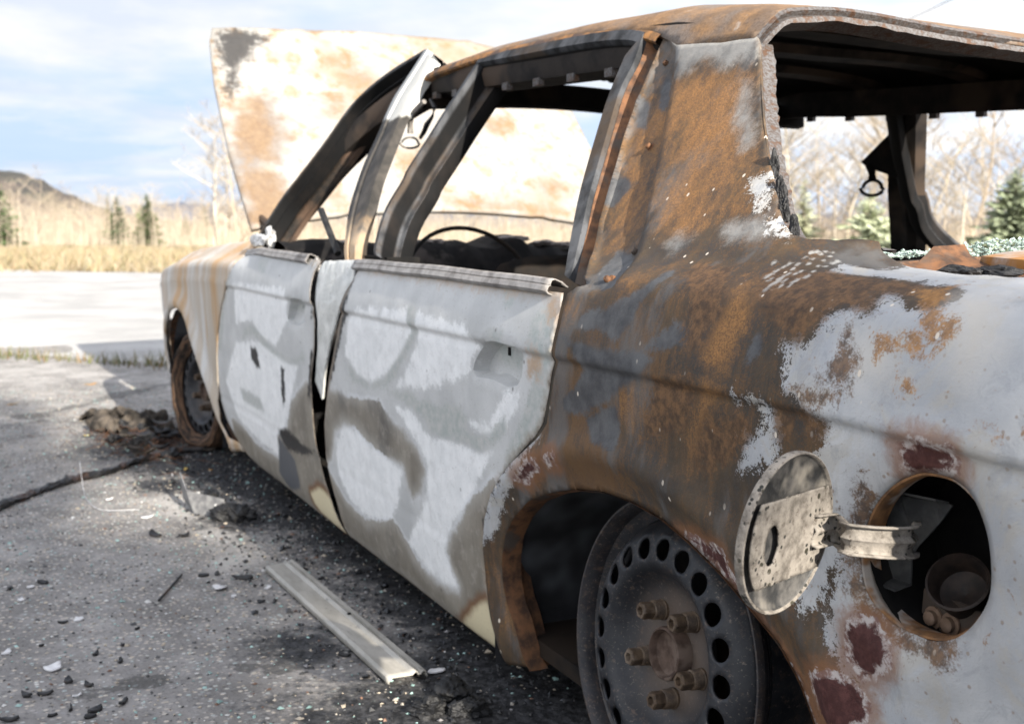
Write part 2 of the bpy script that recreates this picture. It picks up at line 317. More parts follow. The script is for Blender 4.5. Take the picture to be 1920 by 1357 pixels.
DATA = {"OUT":{"rear_door":[[.964,.638],[.978,.611],[1.009,.583],[1.065,.499],[1.154,.391],[1.217,.29],[1.236,.201],[1.219,.13],[1.176,.04],[.84,.04],[.608,.04],[.412,.04],[.413,.076],[.42,.121],[.42,.174],[.411,.229],[.389,.281],[.356,.326],[.309,.368],[.255,.405],[.21,.433],[.184,.456],[.165,.496],[.145,.548],[.14,.59],[.146,.624],[.148,.631],[.267,.632],[.448,.635],[.669,.636]],"front_door":[[2.037,.676],[1.993,.612],[2.03,.584],[2.083,.54],[2.168,.474],[2.244,.4],[2.3,.323],[2.335,.246],[2.337,.184],[2.298,.127],[2.218,.093],[2.137,.071],[1.988,.04],[1.656,.04],[1.388,.04],[1.184,.04],[1.24,.096],[1.27,.145],[1.291,.196],[1.304,.247],[1.295,.307],[1.286,.374],[1.242,.449],[1.223,.51],[1.239,.58],[1.241,.623],[1.214,.64]],"pillar_skin":[[1.209,.643],[1.226,.622],[1.225,.581],[1.208,.511],[1.227,.45],[1.271,.376],[1.279,.309],[1.286,.259],[1.265,.267],[1.252,.292],[1.226,.339],[1.194,.394],[1.144,.458],[1.084,.521],[1.028,.572],[.989,.605],[1.005,.653]],"quarter_front":[[.139,.631],[.138,.625],[.132,.59],[.136,.549],[.157,.498],[.175,.456],[.202,.431],[.247,.403],[.301,.366],[.347,.325],[.38,.281],[.401,.232],[.409,.177],[.409,.125],[.505,.005],[.4,.04]],"arch":[[.32,.04],[.422,.008],[.342,.121],[.364,.146],[.369,.18],[.361,.22],[.341,.26],[.308,.294],[.256,.331],[.188,.358],[.114,.379],[.047,.39],[-.024,.392],[-.083,.386],[-.138,.371],[-.194,.351],[-.241,.328],[-.285,.305],[-.313,.277],[-.331,.241]],"win":[[.083,1.063],[.069,1.05],[.02,.983],[-.026,.923],[-.076,.864],[-.121,.82],[-.155,.789],[-.183,.777],[-.205,.785],[-.23,.818],[-.261,.913],[-.272,.893],[-.294,.898],[-.329,.887],[-.4,.838],[-.476,.782]],"cfront":[[.331,1.094],[.316,1.045],[.306,.977],[.284,.912],[.251,.831],[.223,.766],[.172,.701],[.118,.65],[.122,.639]],"seam":[[.272,1.069],[.156,1.063],[.083,1.063]],"fuel":[[-.471,.515],[-.446,.499],[-.427,.477],[-.415,.45],[-.411,.426],[-.417,.401],[-.436,.388],[-.461,.383],[-.489,.386],[-.513,.398],[-.532,.421],[-.542,.443],[-.543,.467],[-.538,.489],[-.527,.507],[-.509,.518],[-.489,.519]],"recess":[[.334,1.097],[.269,1.058],[.24,1.014],[.211,.959],[.175,.888],[.148,.838],[.119,.786],[.089,.738],[.059,.689],[.039,.648],[.07,.637],[.117,.642],[.171,.7],[.223,.765],[.251,.831],[.283,.912],[.306,.977],[.316,1.045]],"screws":[[.289,1.041],[.213,.895],[.093,.72],[.081,.662]],"rear_handle":[[.372,.541],[.358,.549],[.322,.553],[.251,.551],[.24,.538],[.245,.512],[.261,.496],[.288,.49],[.337,.495],[.399,.492],[.412,.499],[.402,.516]],"front_handle":[[1.415,.544],[1.393,.552],[1.337,.554],[1.298,.551],[1.308,.503],[1.333,.495],[1.415,.49],[1.446,.497]],"fender_arch":[[2.253,.075],[2.353,.119],[2.436,.196],[2.525,.27],[2.626,.348],[2.681,.405],[2.752,.442],[2.869,.456],[3.019,.44],[3.137,.4],[3.23,.341],[3.268,.273],[3.267,.206]],"sun_dots":[[-.233,.667],[-.221,.685],[-.212,.701],[-.211,.689],[-.195,.717],[-.231,.69],[-.242,.686],[-.247,.676],[-.233,.7],[-.256,.686],[-.258,.678],[-.242,.702],[-.244,.71],[-.262,.7],[-.258,.716],[-.216,.722],[-.228,.727],[-.239,.734],[-.254,.734],[-.261,.74],[-.214,.714],[-.224,.745],[-.236,.75],[-.247,.756],[-.262,.756],[-.224,.762],[-.235,.769],[-.247,.775],[-.261,.77],[-.232,.676],[-.234,.682],[-.229,.712],[-.228,.771],[-.236,.781],[-.243,.788]]},"ST":{"rd":{"W":[[[.946,.555],[.662,.575],[.65,.535],[.729,.483],[.796,.446],[.883,.422],[.96,.43],[1.016,.462],[.995,.523]],[[1.079,.307],[1.001,.313],[.916,.298],[.821,.286],[.754,.277],[.8,.205],[.848,.165],[.924,.143],[1.009,.132],[1.105,.148],[1.163,.195],[1.145,.264]],[[.761,.396],[.673,.399],[.611,.367],[.521,.372],[.45,.375],[.395,.376],[.351,.388],[.415,.325],[.469,.28],[.561,.208],[.586,.17],[.559,.14],[.549,.116],[.597,.108],[.691,.108],[.765,.139],[.638,.258],[.623,.313],[.656,.349]],[[.627,.572],[.43,.568],[.384,.54],[.432,.49],[.595,.45],[.738,.432],[.687,.47],[.624,.527]],[[.442,.424],[.355,.428],[.299,.476],[.251,.491],[.254,.461],[.304,.436],[.358,.41],[.412,.405]]],"T":[[[1.169,.376],[1.0,.379],[.841,.392],[.798,.369],[.726,.353],[.659,.333],[.633,.301],[.675,.25],[.716,.232],[.736,.253],[.743,.287],[.819,.291],[.933,.301],[.999,.32],[1.077,.313],[1.148,.283],[1.192,.216],[1.235,.201],[1.254,.285]],[[1.259,.196],[1.181,.158],[1.132,.136],[1.013,.125],[.925,.14],[.84,.163],[.8,.147],[.752,.119],[.694,.102],[.613,.099],[.552,.109],[.539,.127],[.563,.144],[.575,.173],[.556,.204],[.502,.243],[.472,.27],[.443,.295],[.393,.325],[.341,.352],[.362,.323],[.357,.296],[.367,.252],[.393,.188],[.414,.122],[.392,.04],[.704,.04],[1.192,.04],[1.307,.09]]],"G":[[[.663,.577],[.623,.58],[.629,.537],[.7,.479],[.784,.431],[.895,.406],[.992,.411],[1.012,.438],[.992,.446],[.96,.427],[.884,.419],[.797,.443],[.721,.487],[.657,.534]],[[.803,.415],[.694,.432],[.626,.426],[.573,.428],[.462,.439],[.43,.425],[.451,.403],[.412,.401],[.357,.414],[.302,.449],[.306,.423],[.35,.393],[.405,.376],[.449,.383],[.52,.378],[.584,.372],[.619,.391],[.672,.404],[.742,.412]],[[.372,.541],[.358,.549],[.322,.553],[.251,.551],[.24,.538],[.249,.514],[.287,.505],[.335,.514],[.373,.519]],[[.321,.628],[.282,.626],[.284,.602],[.306,.597]],[[.347,.572],[.288,.57],[.293,.555],[.343,.557]],[[.166,.62],[.123,.565],[.176,.448],[.251,.406],[.313,.373],[.31,.391],[.256,.444],[.204,.517],[.216,.556],[.215,.597]]],"C":[[[.63,.008],[.473,.111],[.432,.132],[.409,.105],[.384,.04],[.476,.04],[.556,.04]]],"K":[[[.971,.612],[.991,.552],[1.118,.408],[1.158,.377],[1.219,.291],[1.22,.382],[1.127,.494],[1.045,.596]],[[.395,.287],[.382,.276],[.406,.242],[.413,.259]]],"R":[[[.186,.627],[.156,.632],[.139,.595],[.168,.596]],[[.22,.548],[.185,.551],[.191,.519],[.222,.515]],[[.926,.642],[.418,.636],[.143,.637],[.139,.63],[.412,.627],[.918,.634]],[[1.118,.087],[1.02,.092],[1.096,.04],[1.184,.04]]]},"fd":{"W":[[[1.983,.559],[1.44,.57],[1.447,.492],[1.575,.425],[1.726,.441],[1.8,.47],[1.989,.451]],[[2.013,.395],[1.734,.42],[1.477,.397],[1.376,.399],[1.474,.314],[1.545,.236],[1.659,.197],[1.682,.131],[1.884,.137],[2.12,.167],[2.212,.261]]],"T":[[[2.223,.151],[2.084,.149],[1.941,.121],[1.814,.117],[1.649,.124],[1.666,.186],[1.55,.225],[1.478,.303],[1.323,.37],[1.238,.355],[1.269,.253],[1.212,.121],[1.176,.04],[1.64,.04],[1.96,.04],[2.228,.073]]],"G":[[[1.897,.447],[1.782,.461],[1.688,.434],[1.578,.415],[1.473,.407],[1.388,.412],[1.332,.44],[1.324,.414],[1.444,.394],[1.584,.4],[1.696,.414],[1.791,.435],[1.885,.422],[1.939,.401]],[[1.415,.544],[1.393,.552],[1.337,.554],[1.298,.551],[1.302,.53],[1.375,.52],[1.432,.521]],[[2.031,.266],[1.802,.268],[1.759,.232],[2.004,.23]],[[2.233,.494],[2.064,.584],[1.992,.585],[2.113,.488],[2.212,.355],[2.288,.348]],[[1.749,.634],[1.646,.632],[1.652,.593],[1.717,.6]]],"C":[[[1.423,.093],[1.331,.126],[1.245,.12],[1.208,.076],[1.132,.04],[1.332,.04],[1.406,.068]]],"K":[[[1.838,.4],[1.773,.401],[1.751,.352],[1.784,.348],[1.843,.363]],[[1.539,.381],[1.511,.375],[1.53,.296],[1.563,.272],[1.56,.311]],[[1.656,.203],[1.55,.225],[1.422,.209],[1.327,.207],[1.402,.184],[1.581,.17]],[[1.269,.446],[1.246,.448],[1.307,.328],[1.328,.334]],[[1.248,.538],[1.221,.539],[1.227,.522],[1.252,.518]]],"S":[[[1.645,.189],[1.521,.152],[1.516,.08],[1.642,.05],[1.716,.084]]],"R":[]},"qp":{"W":[[[-.335,.633],[-.342,.644],[-.352,.651],[-.369,.654],[-.39,.647],[-.388,.662],[-.38,.682],[-.394,.682],[-.42,.665],[-.439,.662],[-.454,.665],[-.463,.676],[-.454,.701],[-.414,.707],[-.392,.719],[-.335,.726],[-.285,.725],[-.272,.763],[-.315,.783],[-.307,.925],[-.38,.852],[-.474,.787],[-.569,.538],[-.411,.462],[-.336,.354],[-.313,.376],[-.304,.419],[-.34,.486],[-.352,.508],[-.36,.525],[-.367,.543],[-.35,.545],[-.336,.555],[-.315,.56],[-.305,.57],[-.301,.583],[-.296,.598],[-.297,.607],[-.309,.608],[-.323,.609],[-.329,.615]],[[-.067,.83],[-.094,.835],[-.132,.796],[-.113,.785],[-.091,.796]],[[-.129,.782],[-.155,.789],[-.184,.779],[-.163,.76],[-.139,.769]],[[-.234,.547],[-.26,.547],[-.267,.54],[-.271,.526],[-.26,.512],[-.243,.503],[-.243,.488],[-.235,.474],[-.276,.482],[-.291,.503],[-.294,.531],[-.28,.546],[-.26,.552]],[[.19,.444],[.226,.413],[.292,.373],[.352,.321],[.394,.267],[.405,.236],[.384,.242],[.352,.284],[.306,.334],[.258,.373],[.227,.407]]],"B":[[[-.362,.631],[-.372,.63],[-.376,.613],[-.389,.604],[-.386,.586],[-.369,.579],[-.35,.579],[-.363,.591],[-.361,.601],[-.364,.614]],[[-.316,.563],[-.348,.572],[-.385,.573],[-.379,.566],[-.361,.563],[-.335,.56]],[[-.069,.691],[-.15,.699],[-.191,.626],[-.171,.588],[-.137,.582],[-.131,.627]],[[-.095,.558],[-.171,.566],[-.163,.531],[-.14,.498],[-.05,.466],[-.07,.504],[-.083,.54]],[[-.198,.692],[-.237,.709],[-.289,.719],[-.339,.719],[-.396,.713],[-.414,.698],[-.407,.682],[-.373,.684],[-.385,.652],[-.364,.655],[-.339,.649],[-.327,.627],[-.308,.613],[-.277,.621],[-.233,.647]],[[-.179,.52],[-.253,.532],[-.26,.518],[-.228,.482],[-.177,.463],[-.15,.467]],[[-.308,.55],[-.336,.551],[-.36,.543],[-.352,.53],[-.332,.533],[-.314,.519],[-.295,.522],[-.291,.539]]],"S":[[[.094,.592],[.076,.612],[.035,.617],[-.0,.635],[-.031,.647],[-.044,.683],[-.064,.672],[-.047,.642],[-.032,.623],[-.032,.606],[-.012,.588],[-.004,.582],[.026,.592],[.079,.59]],[[.128,.576],[.074,.572],[-.03,.571],[-.091,.571],[-.062,.55],[-.027,.532],[.01,.513],[.073,.485],[.127,.477],[.129,.497],[.089,.519],[.069,.542],[.09,.563]],[[-.071,.582],[-.1,.603],[-.111,.612],[-.136,.614],[-.156,.604],[-.139,.585],[-.13,.589],[-.101,.581]],[[.073,.482],[-.006,.506],[-.011,.477],[-.006,.451],[.039,.45],[.063,.468]],[[-.253,.61],[-.266,.613],[-.265,.592],[-.247,.581],[-.246,.596]],[[-.269,.528],[-.28,.553],[-.287,.545],[-.28,.528],[-.273,.523]],[[.137,.725],[.094,.717],[.054,.678],[.059,.646],[.089,.646],[.129,.685]],[[.313,.986],[.278,.975],[.247,.923],[.281,.933]],[[.272,.84],[.227,.848],[.199,.831],[.217,.794],[.247,.798]],[[.28,1.017],[.26,1.024],[.217,.955],[.247,.961]]],"G":[[[.314,1.111],[.103,1.097],[.06,1.03],[.094,1.029],[.115,1.015],[.176,1.037],[.202,1.011],[.237,1.01]],[[.064,.993],[.043,.984],[-.032,.884],[-.013,.884],[.044,.944]],[[-.075,.758],[-.126,.785],[-.16,.764],[-.097,.732]],[[.011,.744],[-.026,.737],[-.009,.712],[.017,.728]]],"M":[[[-.383,.357],[-.398,.373],[-.419,.375],[-.437,.362],[-.438,.344],[-.424,.325],[-.403,.316],[-.385,.327]],[[-.335,.297],[-.366,.312],[-.395,.309],[-.412,.293],[-.407,.269],[-.35,.244],[-.337,.271]],[[-.445,.542],[-.47,.551],[-.505,.549],[-.509,.531],[-.483,.518],[-.449,.515]],[[.275,.362],[.231,.396],[.195,.406],[.197,.39],[.253,.358]],[[.177,.406],[.161,.422],[.141,.422],[.146,.408],[.171,.399]],[[-.122,.38],[-.161,.384],[-.211,.384],[-.21,.365],[-.233,.337],[-.263,.31],[-.309,.281],[-.331,.241],[-.322,.232],[-.292,.274],[-.24,.312],[-.185,.358],[-.133,.37]]],"O":[[[.23,1.001],[.19,1.01],[.113,1.011],[.048,.992],[-.031,.9],[-.098,.824],[-.096,.778],[-.051,.753],[-.007,.724],[.037,.727],[.098,.783],[.163,.887]],[[.308,1.036],[.237,1.002],[.203,.937],[.158,.847],[.096,.742],[.107,.703],[.168,.724],[.224,.823],[.282,.942]],[[.405,.236],[.368,.246],[.369,.211],[.369,.155],[.337,.116],[.421,.003],[.365,.076],[.405,.115],[.419,.168]],[[-.405,.699],[-.441,.706],[-.455,.675],[-.452,.666],[-.463,.655],[-.465,.641],[-.448,.64],[-.446,.656],[-.423,.676]],[[-.157,.7],[-.185,.706],[-.236,.635],[-.229,.603],[-.212,.577],[-.181,.577],[-.191,.608],[-.197,.649]],[[.164,.628],[.088,.63],[.087,.612],[.104,.588],[.146,.582]],[[.016,.655],[-.011,.677],[-.037,.654],[-.022,.642],[.002,.633]],[[-.053,.542],[-.083,.556],[-.07,.512],[-.051,.483],[-.006,.497],[-.013,.522]],[[-.183,.559],[-.209,.553],[-.192,.522],[-.166,.461],[-.133,.454],[-.157,.517]],[[-.12,.626],[-.085,.692],[-.041,.689],[-.095,.631]]],"K":[[[-.243,.642],[-.269,.64],[-.273,.638],[-.247,.64]]],"P":[[[-.405,.699],[-.441,.706],[-.455,.675],[-.452,.666],[-.463,.655],[-.465,.641],[-.448,.64],[-.446,.656],[-.423,.676]],[[-.438,.634],[-.446,.637],[-.446,.62],[-.44,.618]],[[-.45,.635],[-.455,.635],[-.465,.625],[-.46,.614],[-.455,.615],[-.46,.624]],[[-.459,.643],[-.468,.645],[-.473,.623],[-.464,.627]],[[-.474,.645],[-.48,.656],[-.485,.641],[-.479,.633]],[[-.406,.628],[-.419,.629],[-.433,.628],[-.434,.615],[-.422,.622],[-.415,.613]],[[-.442,.596],[-.455,.598],[-.454,.587],[-.446,.586]],[[-.531,.574],[-.545,.573],[-.544,.571],[-.53,.572]]],"C":[[[-.453,.689],[-.491,.699],[-.536,.637],[-.512,.599],[-.5,.601],[-.474,.629]],[[-.374,.629],[-.427,.628],[-.436,.595],[-.394,.583]]],"D":[]}},"F3":{"rear_frame_outer":[[1.03,.815,.664],[1.054,.807,.678],[1.096,.78,.723],[1.117,.755,.765],[1.109,.726,.814],[1.116,.713,.836],[1.1,.674,.901],[1.087,.643,.954],[1.067,.606,1.016],[1.051,.572,1.072],[.806,.58,1.059],[.649,.585,1.051],[.518,.59,1.042],[.427,.596,1.031],[.378,.604,1.019],[.359,.632,.971],[.355,.659,.927],[.323,.7,.857],[.277,.755,.766],[.25,.781,.721],[.207,.824,.649]],"rear_frame_inner":[[.825,.817,.661],[.848,.789,.709],[.893,.716,.83],[.887,.7,.858],[.865,.653,.937],[.846,.615,1.0],[.712,.617,.997],[.555,.619,.994],[.399,.628,.978],[.386,.66,.925],[.357,.699,.86],[.312,.751,.773],[.27,.788,.71],[.228,.821,.654]],"a_outer":[[2.035,.801,.688],[2.034,.791,.705],[2.009,.734,.8],[1.96,.699,.859],[1.895,.649,.943],[1.845,.596,1.032],[1.772,.569,1.077],[1.646,.547,1.113],[1.457,.531,1.141]],"a_inner":[[1.691,.813,.669],[1.732,.801,.688],[1.764,.775,.732],[1.74,.73,.807],[1.664,.676,.897],[1.49,.631,.973],[1.416,.601,1.024]],"fr_upright_l":[[1.457,.531,1.141],[1.485,.581,1.056],[1.493,.604,1.018],[1.455,.657,.929],[1.426,.703,.853],[1.351,.76,.758],[1.267,.796,.696],[1.228,.812,.671],[1.179,.826,.647]],"fr_upright_r":[[1.364,.553,1.104],[1.357,.578,1.062],[1.369,.595,1.033],[1.351,.618,.995],[1.363,.636,.965],[1.346,.656,.931],[1.292,.717,.829],[1.229,.76,.756],[1.179,.796,.697],[1.113,.823,.651]],"stick":[[1.471,.79,.757],[1.345,.79,.659]],"fd_ring":[[-.388,.93,.533],[-.355,.93,.517],[-.332,.93,.489],[-.312,.93,.452],[-.305,.93,.42],[-.309,.93,.393],[-.323,.93,.375],[-.346,.93,.374],[-.373,.93,.388],[-.395,.93,.412],[-.412,.93,.443],[-.422,.93,.475],[-.424,.93,.505],[-.414,.93,.528]],"fd_arm":[[-.387,.91,.478],[-.405,.91,.477],[-.44,.91,.48],[-.469,.91,.487],[-.465,.91,.453],[-.435,.91,.45],[-.407,.91,.447],[-.381,.91,.448]]}}
DEB = {"white":[[.818,1.452,.00088,54],[1.15,1.111,.00109,44],[1.068,1.39,.001,28],[.524,.892,.00087,50],[.939,1.521,.00092,34],[1.331,1.454,.00109,20],[1.108,1.023,.00109,24],[1.08,1.095,.00106,16],[1.244,1.477,.00105,18],[1.843,1.147,.00137,30],[.682,1.428,.00083,22],[1.373,1.439,.00111,10],[2.094,1.207,.00146,16]],"dark":[[.718,1.503,.00083,42],[.708,1.473,.00083,30],[.75,1.434,.00086,36],[.716,1.409,.00085,28],[.627,1.445,.0008,28],[.606,1.411,.0008,40],[.613,1.469,.00079,18],[.585,1.419,.00079,32],[.626,1.526,.00079,44],[.617,1.368,.00081,30],[.86,1.381,.00091,22],[.805,1.348,.0009,20],[1.616,1.095,.00128,38],[1.2,1.051,.00112,54],[1.256,1.122,.00113,30],[1.346,1.426,.0011,28],[1.338,1.493,.00109,22],[.947,1.461,.00093,14],[.886,1.334,.00093,14],[.964,1.297,.00097,12],[1.063,1.416,.00099,22],[1.703,.947,.00135,32],[1.646,1.158,.00128,44],[.663,1.003,.00091,30],[1.023,1.055,.00105,20],[1.123,.952,.00111,40]],"leaf":[[4.155,1.358,.00228,30],[2.415,.94,.00165,24],[4.687,.973,.00258,30],[3.178,1.15,.00192,14],[2.384,.873,.00165,16]],"hose":[[1.977,1.559,.00134],[2.106,1.48,.00141],[2.194,1.416,.00146],[2.289,1.348,.00151],[2.388,1.253,.00157],[2.444,1.171,.00161],[2.584,1.058,.00169],[2.703,.922,.00177],[2.684,.838,.00178]],"wire":[[2.59,1.229,.00166],[2.344,1.246,.00155],[2.216,1.26,.0015],[2.085,1.263,.00144],[1.975,1.248,.0014],[1.942,1.206,.0014],[1.929,1.151,.0014]],"twig":[[1.11,1.236,.00105],[1.182,1.203,.00108],[1.271,1.163,.00113]],"fabric":[[3.328,1.111,.00199],[3.207,.852,.00199]],"clump":[[1.996,1.001,.00146],[1.706,.953,.00135]],"strip":[[1.222,.998,.00114],[.498,.984,.00084],[.502,.915,.00086],[1.243,.929,.00116]],"heap":[[.418,.907,.00083],[.38,.966,.0008],[.344,.913,.00079],[1.2,.762,.00118],[.373,1.003,.00079]],"gline":[[6.005,1.319,.00305],[6.311,1.01,.00324],[5.952,.745,.00315],[5.415,.557,.00296]],"wheelF":[[2.677,.822,.00178]],"sleaf":[[1.291,.831,.0012],[1.116,.803,.00114],[1.357,.759,.00125]]}
HOOD_STAIN_SHADE = {"K": [[[0.662, 0.961], [0.53, 0.983], [0.477, 0.944], [0.556, 0.832], [0.606, 0.769], [0.635, 0.654], [0.67, 0.609], [0.668, 0.791]], [[0.649, 0.968], [0.591, 0.97], [0.583, 0.902], [0.653, 0.885]]], "R": [[[0.682, 0.595], [0.535, 0.635], [0.538, 0.419], [0.572, 0.288], [0.631, 0.311], [0.698, 0.333]], [[0.344, 1.007], [0.215, 1.023], [0.251, 1.05]], [[0.292, 0.86], [0.182, 0.888], [0.153, 0.83], [0.287, 0.786]], [[0.256, 0.745], [0.099, 0.79], [0.122, 0.699], [0.248, 0.688]], [[0.715, 0.232], [0.582, 0.188], [0.649, 0.02], [0.687, 0.019]], [[0.504, 0.216], [0.413, 0.295], [0.377, 0.12], [0.511, 0.093]], [[0.337, 0.652], [0.261, 0.629], [0.247, 0.518], [0.347, 0.511]], [[0.018, 0.154], [-0.498, 0.1], [-0.481, 0.054], [0.033, 0.103]], [[0.124, 0.361], [0.013, 0.394], [0.043, 0.285], [0.145, 0.281]], [[-0.27, 0.554], [-0.409, 0.563], [-0.356, 0.472], [-0.243, 0.465]], [[-0.393, 0.247], [-0.567, 0.225], [-0.523, 0.169], [-0.374, 0.192]], [[0.7, 0.0], [0.56, 0.02], [0.54, 0.18], [0.6, 0.3], [0.71, 0.25]], [[0.66, 0.62], [0.54, 0.64], [0.52, 0.4], [0.6, 0.3], [0.7, 0.35]]], "G": [[[0.658, 0.57], [0.607, 0.547], [0.617, 0.388], [0.685, 0.308], [0.685, 0.41]], [[0.693, 0.258], [0.536, 0.239], [0.551, 0.116], [0.688, 0.089]], [[0.592, 0.63], [0.52, 0.608], [0.505, 0.394], [0.554, 0.239], [0.594, 0.312], [0.603, 0.467]], [[0.7, 0.02], [0.62, 0.05], [0.6, 0.3], [0.615, 0.55], [0.68, 0.55], [0.71, 0.3]]]}

# ------------------------------------------------------------------ ground
def gz(x): return -.012 * np.clip(x, 0, 4)
def mat_asphalt():
    g = G('asphalt', .85, .25)
    wide = g.noise(.9, 4); med = g.noise(7, 5, .6); fine = g.noise(120, 4, .7)
    vc = g.N.new('ShaderNodeTexVoronoi'); g.L.new(g.map((1, 1, .2)), vc.inputs['Vector']); vc.inputs['Scale'].default_value = 105; vc.inputs['Randomness'].default_value = 1
    sepc = g.N.new('ShaderNodeSeparateColor'); g.L.new(vc.outputs['Color'], sepc.inputs[0])
    stone = g.ramp(sepc.outputs[0], [(0.0, (.13, .125, .122)), (.40, (.31, .30, .292)), (.58, (.42, .375, .325)), (.76, (.50, .44, .37)), (.9, (.33, .38, .375)), (1.0, (.62, .59, .56))])
    tar = g.mix(g.rng(med, .3, .7), (.16, .151, .143), (.28, .266, .255))
    c = g.mix(g.math('MULTIPLY', g.rng(vc.outputs['Distance'], .50, .30), g.rng(sepc.outputs[1], .30, .42)), tar, stone)
    c = g.mix(g.rng(med, .5, .72, 0, .35), c, (.33, .315, .30))
    c = g.mix(g.rng(fine, .58, .70, 0, .85), c, (.06, .06, .06))
    v2 = g.N.new('ShaderNodeTexVoronoi'); g.L.new(g.pos, v2.inputs['Vector']); v2.inputs['Scale'].default_value = 62; s2c = g.N.new('ShaderNodeSeparateColor'); g.L.new(v2.outputs['Color'], s2c.inputs[0]); c = g.mix(g.math('MULTIPLY', g.rng(v2.outputs['Distance'], .30, .18), g.math('MULTIPLY', g.rng(s2c.outputs[0], .70, .78), g.rng(g.noise(3.5, 4), .42, .62, .15, 1))), c, g.ramp(s2c.outputs[1], [(0, (.40, .365, .32)), (.35, (.44, .37, .29)), (.55, (.26, .32, .31)), (.72, (.52, .50, .48)), (.85, (.06, .055, .05)), (1, (.05, .045, .04))]))
    ck = g.N.new('ShaderNodeTexVoronoi'); ck.feature = 'DISTANCE_TO_EDGE'; g.L.new(g.map((1, 1, 0), (.3, .2, 0)), ck.inputs['Vector']); ck.inputs['Scale'].default_value = .23; c = g.mix(g.rng(g.math('ADD', ck.outputs['Distance'], g.math('MULTIPLY', g.math('SUBTRACT', g.noise(5, 6, .7), .5), .07)), .0028, .0006, 0, .6), c, (.05, .048, .045))
    dust_sun = g.attr('dust_sun'); c = g.mix(g.rng(g.math('ADD', dust_sun, g.math('MULTIPLY', g.math('SUBTRACT', med, .5), 1.2)), .35, 1.2, 0, .75), c, (.42, .405, .385))
    s2 = g.noise(14, 7, .7); s3 = g.noise(55, 5, .7)
    v = g.math('ADD', g.attr('soot'), g.math('ADD', g.math('MULTIPLY', g.math('SUBTRACT', s2, .5), 2.6), g.math('MULTIPLY', g.math('SUBTRACT', s3, .5), 1.3)))
    f = g.rng(v, -.25, .55); c = g.mix(f, c, g.mix(g.rng(s3, .4, .62), (.011, .011, .012), (.05, .05, .053)))
    c = g.mix(g.math('MULTIPLY', g.rng(s3, .66, .72), f), c, (.32, .31, .31))
    g.bump(g.math('ADD', g.math('MULTIPLY', vc.outputs['Distance'], -.7), fine), .7, .004)
    return g.out(c, g.rng(f, 0, 1, .85, .7))
def line45(x, y): return (x - .97 * y - 4.72) / 1.393     # signed distance to the edge of the asphalt, crossing at an angle
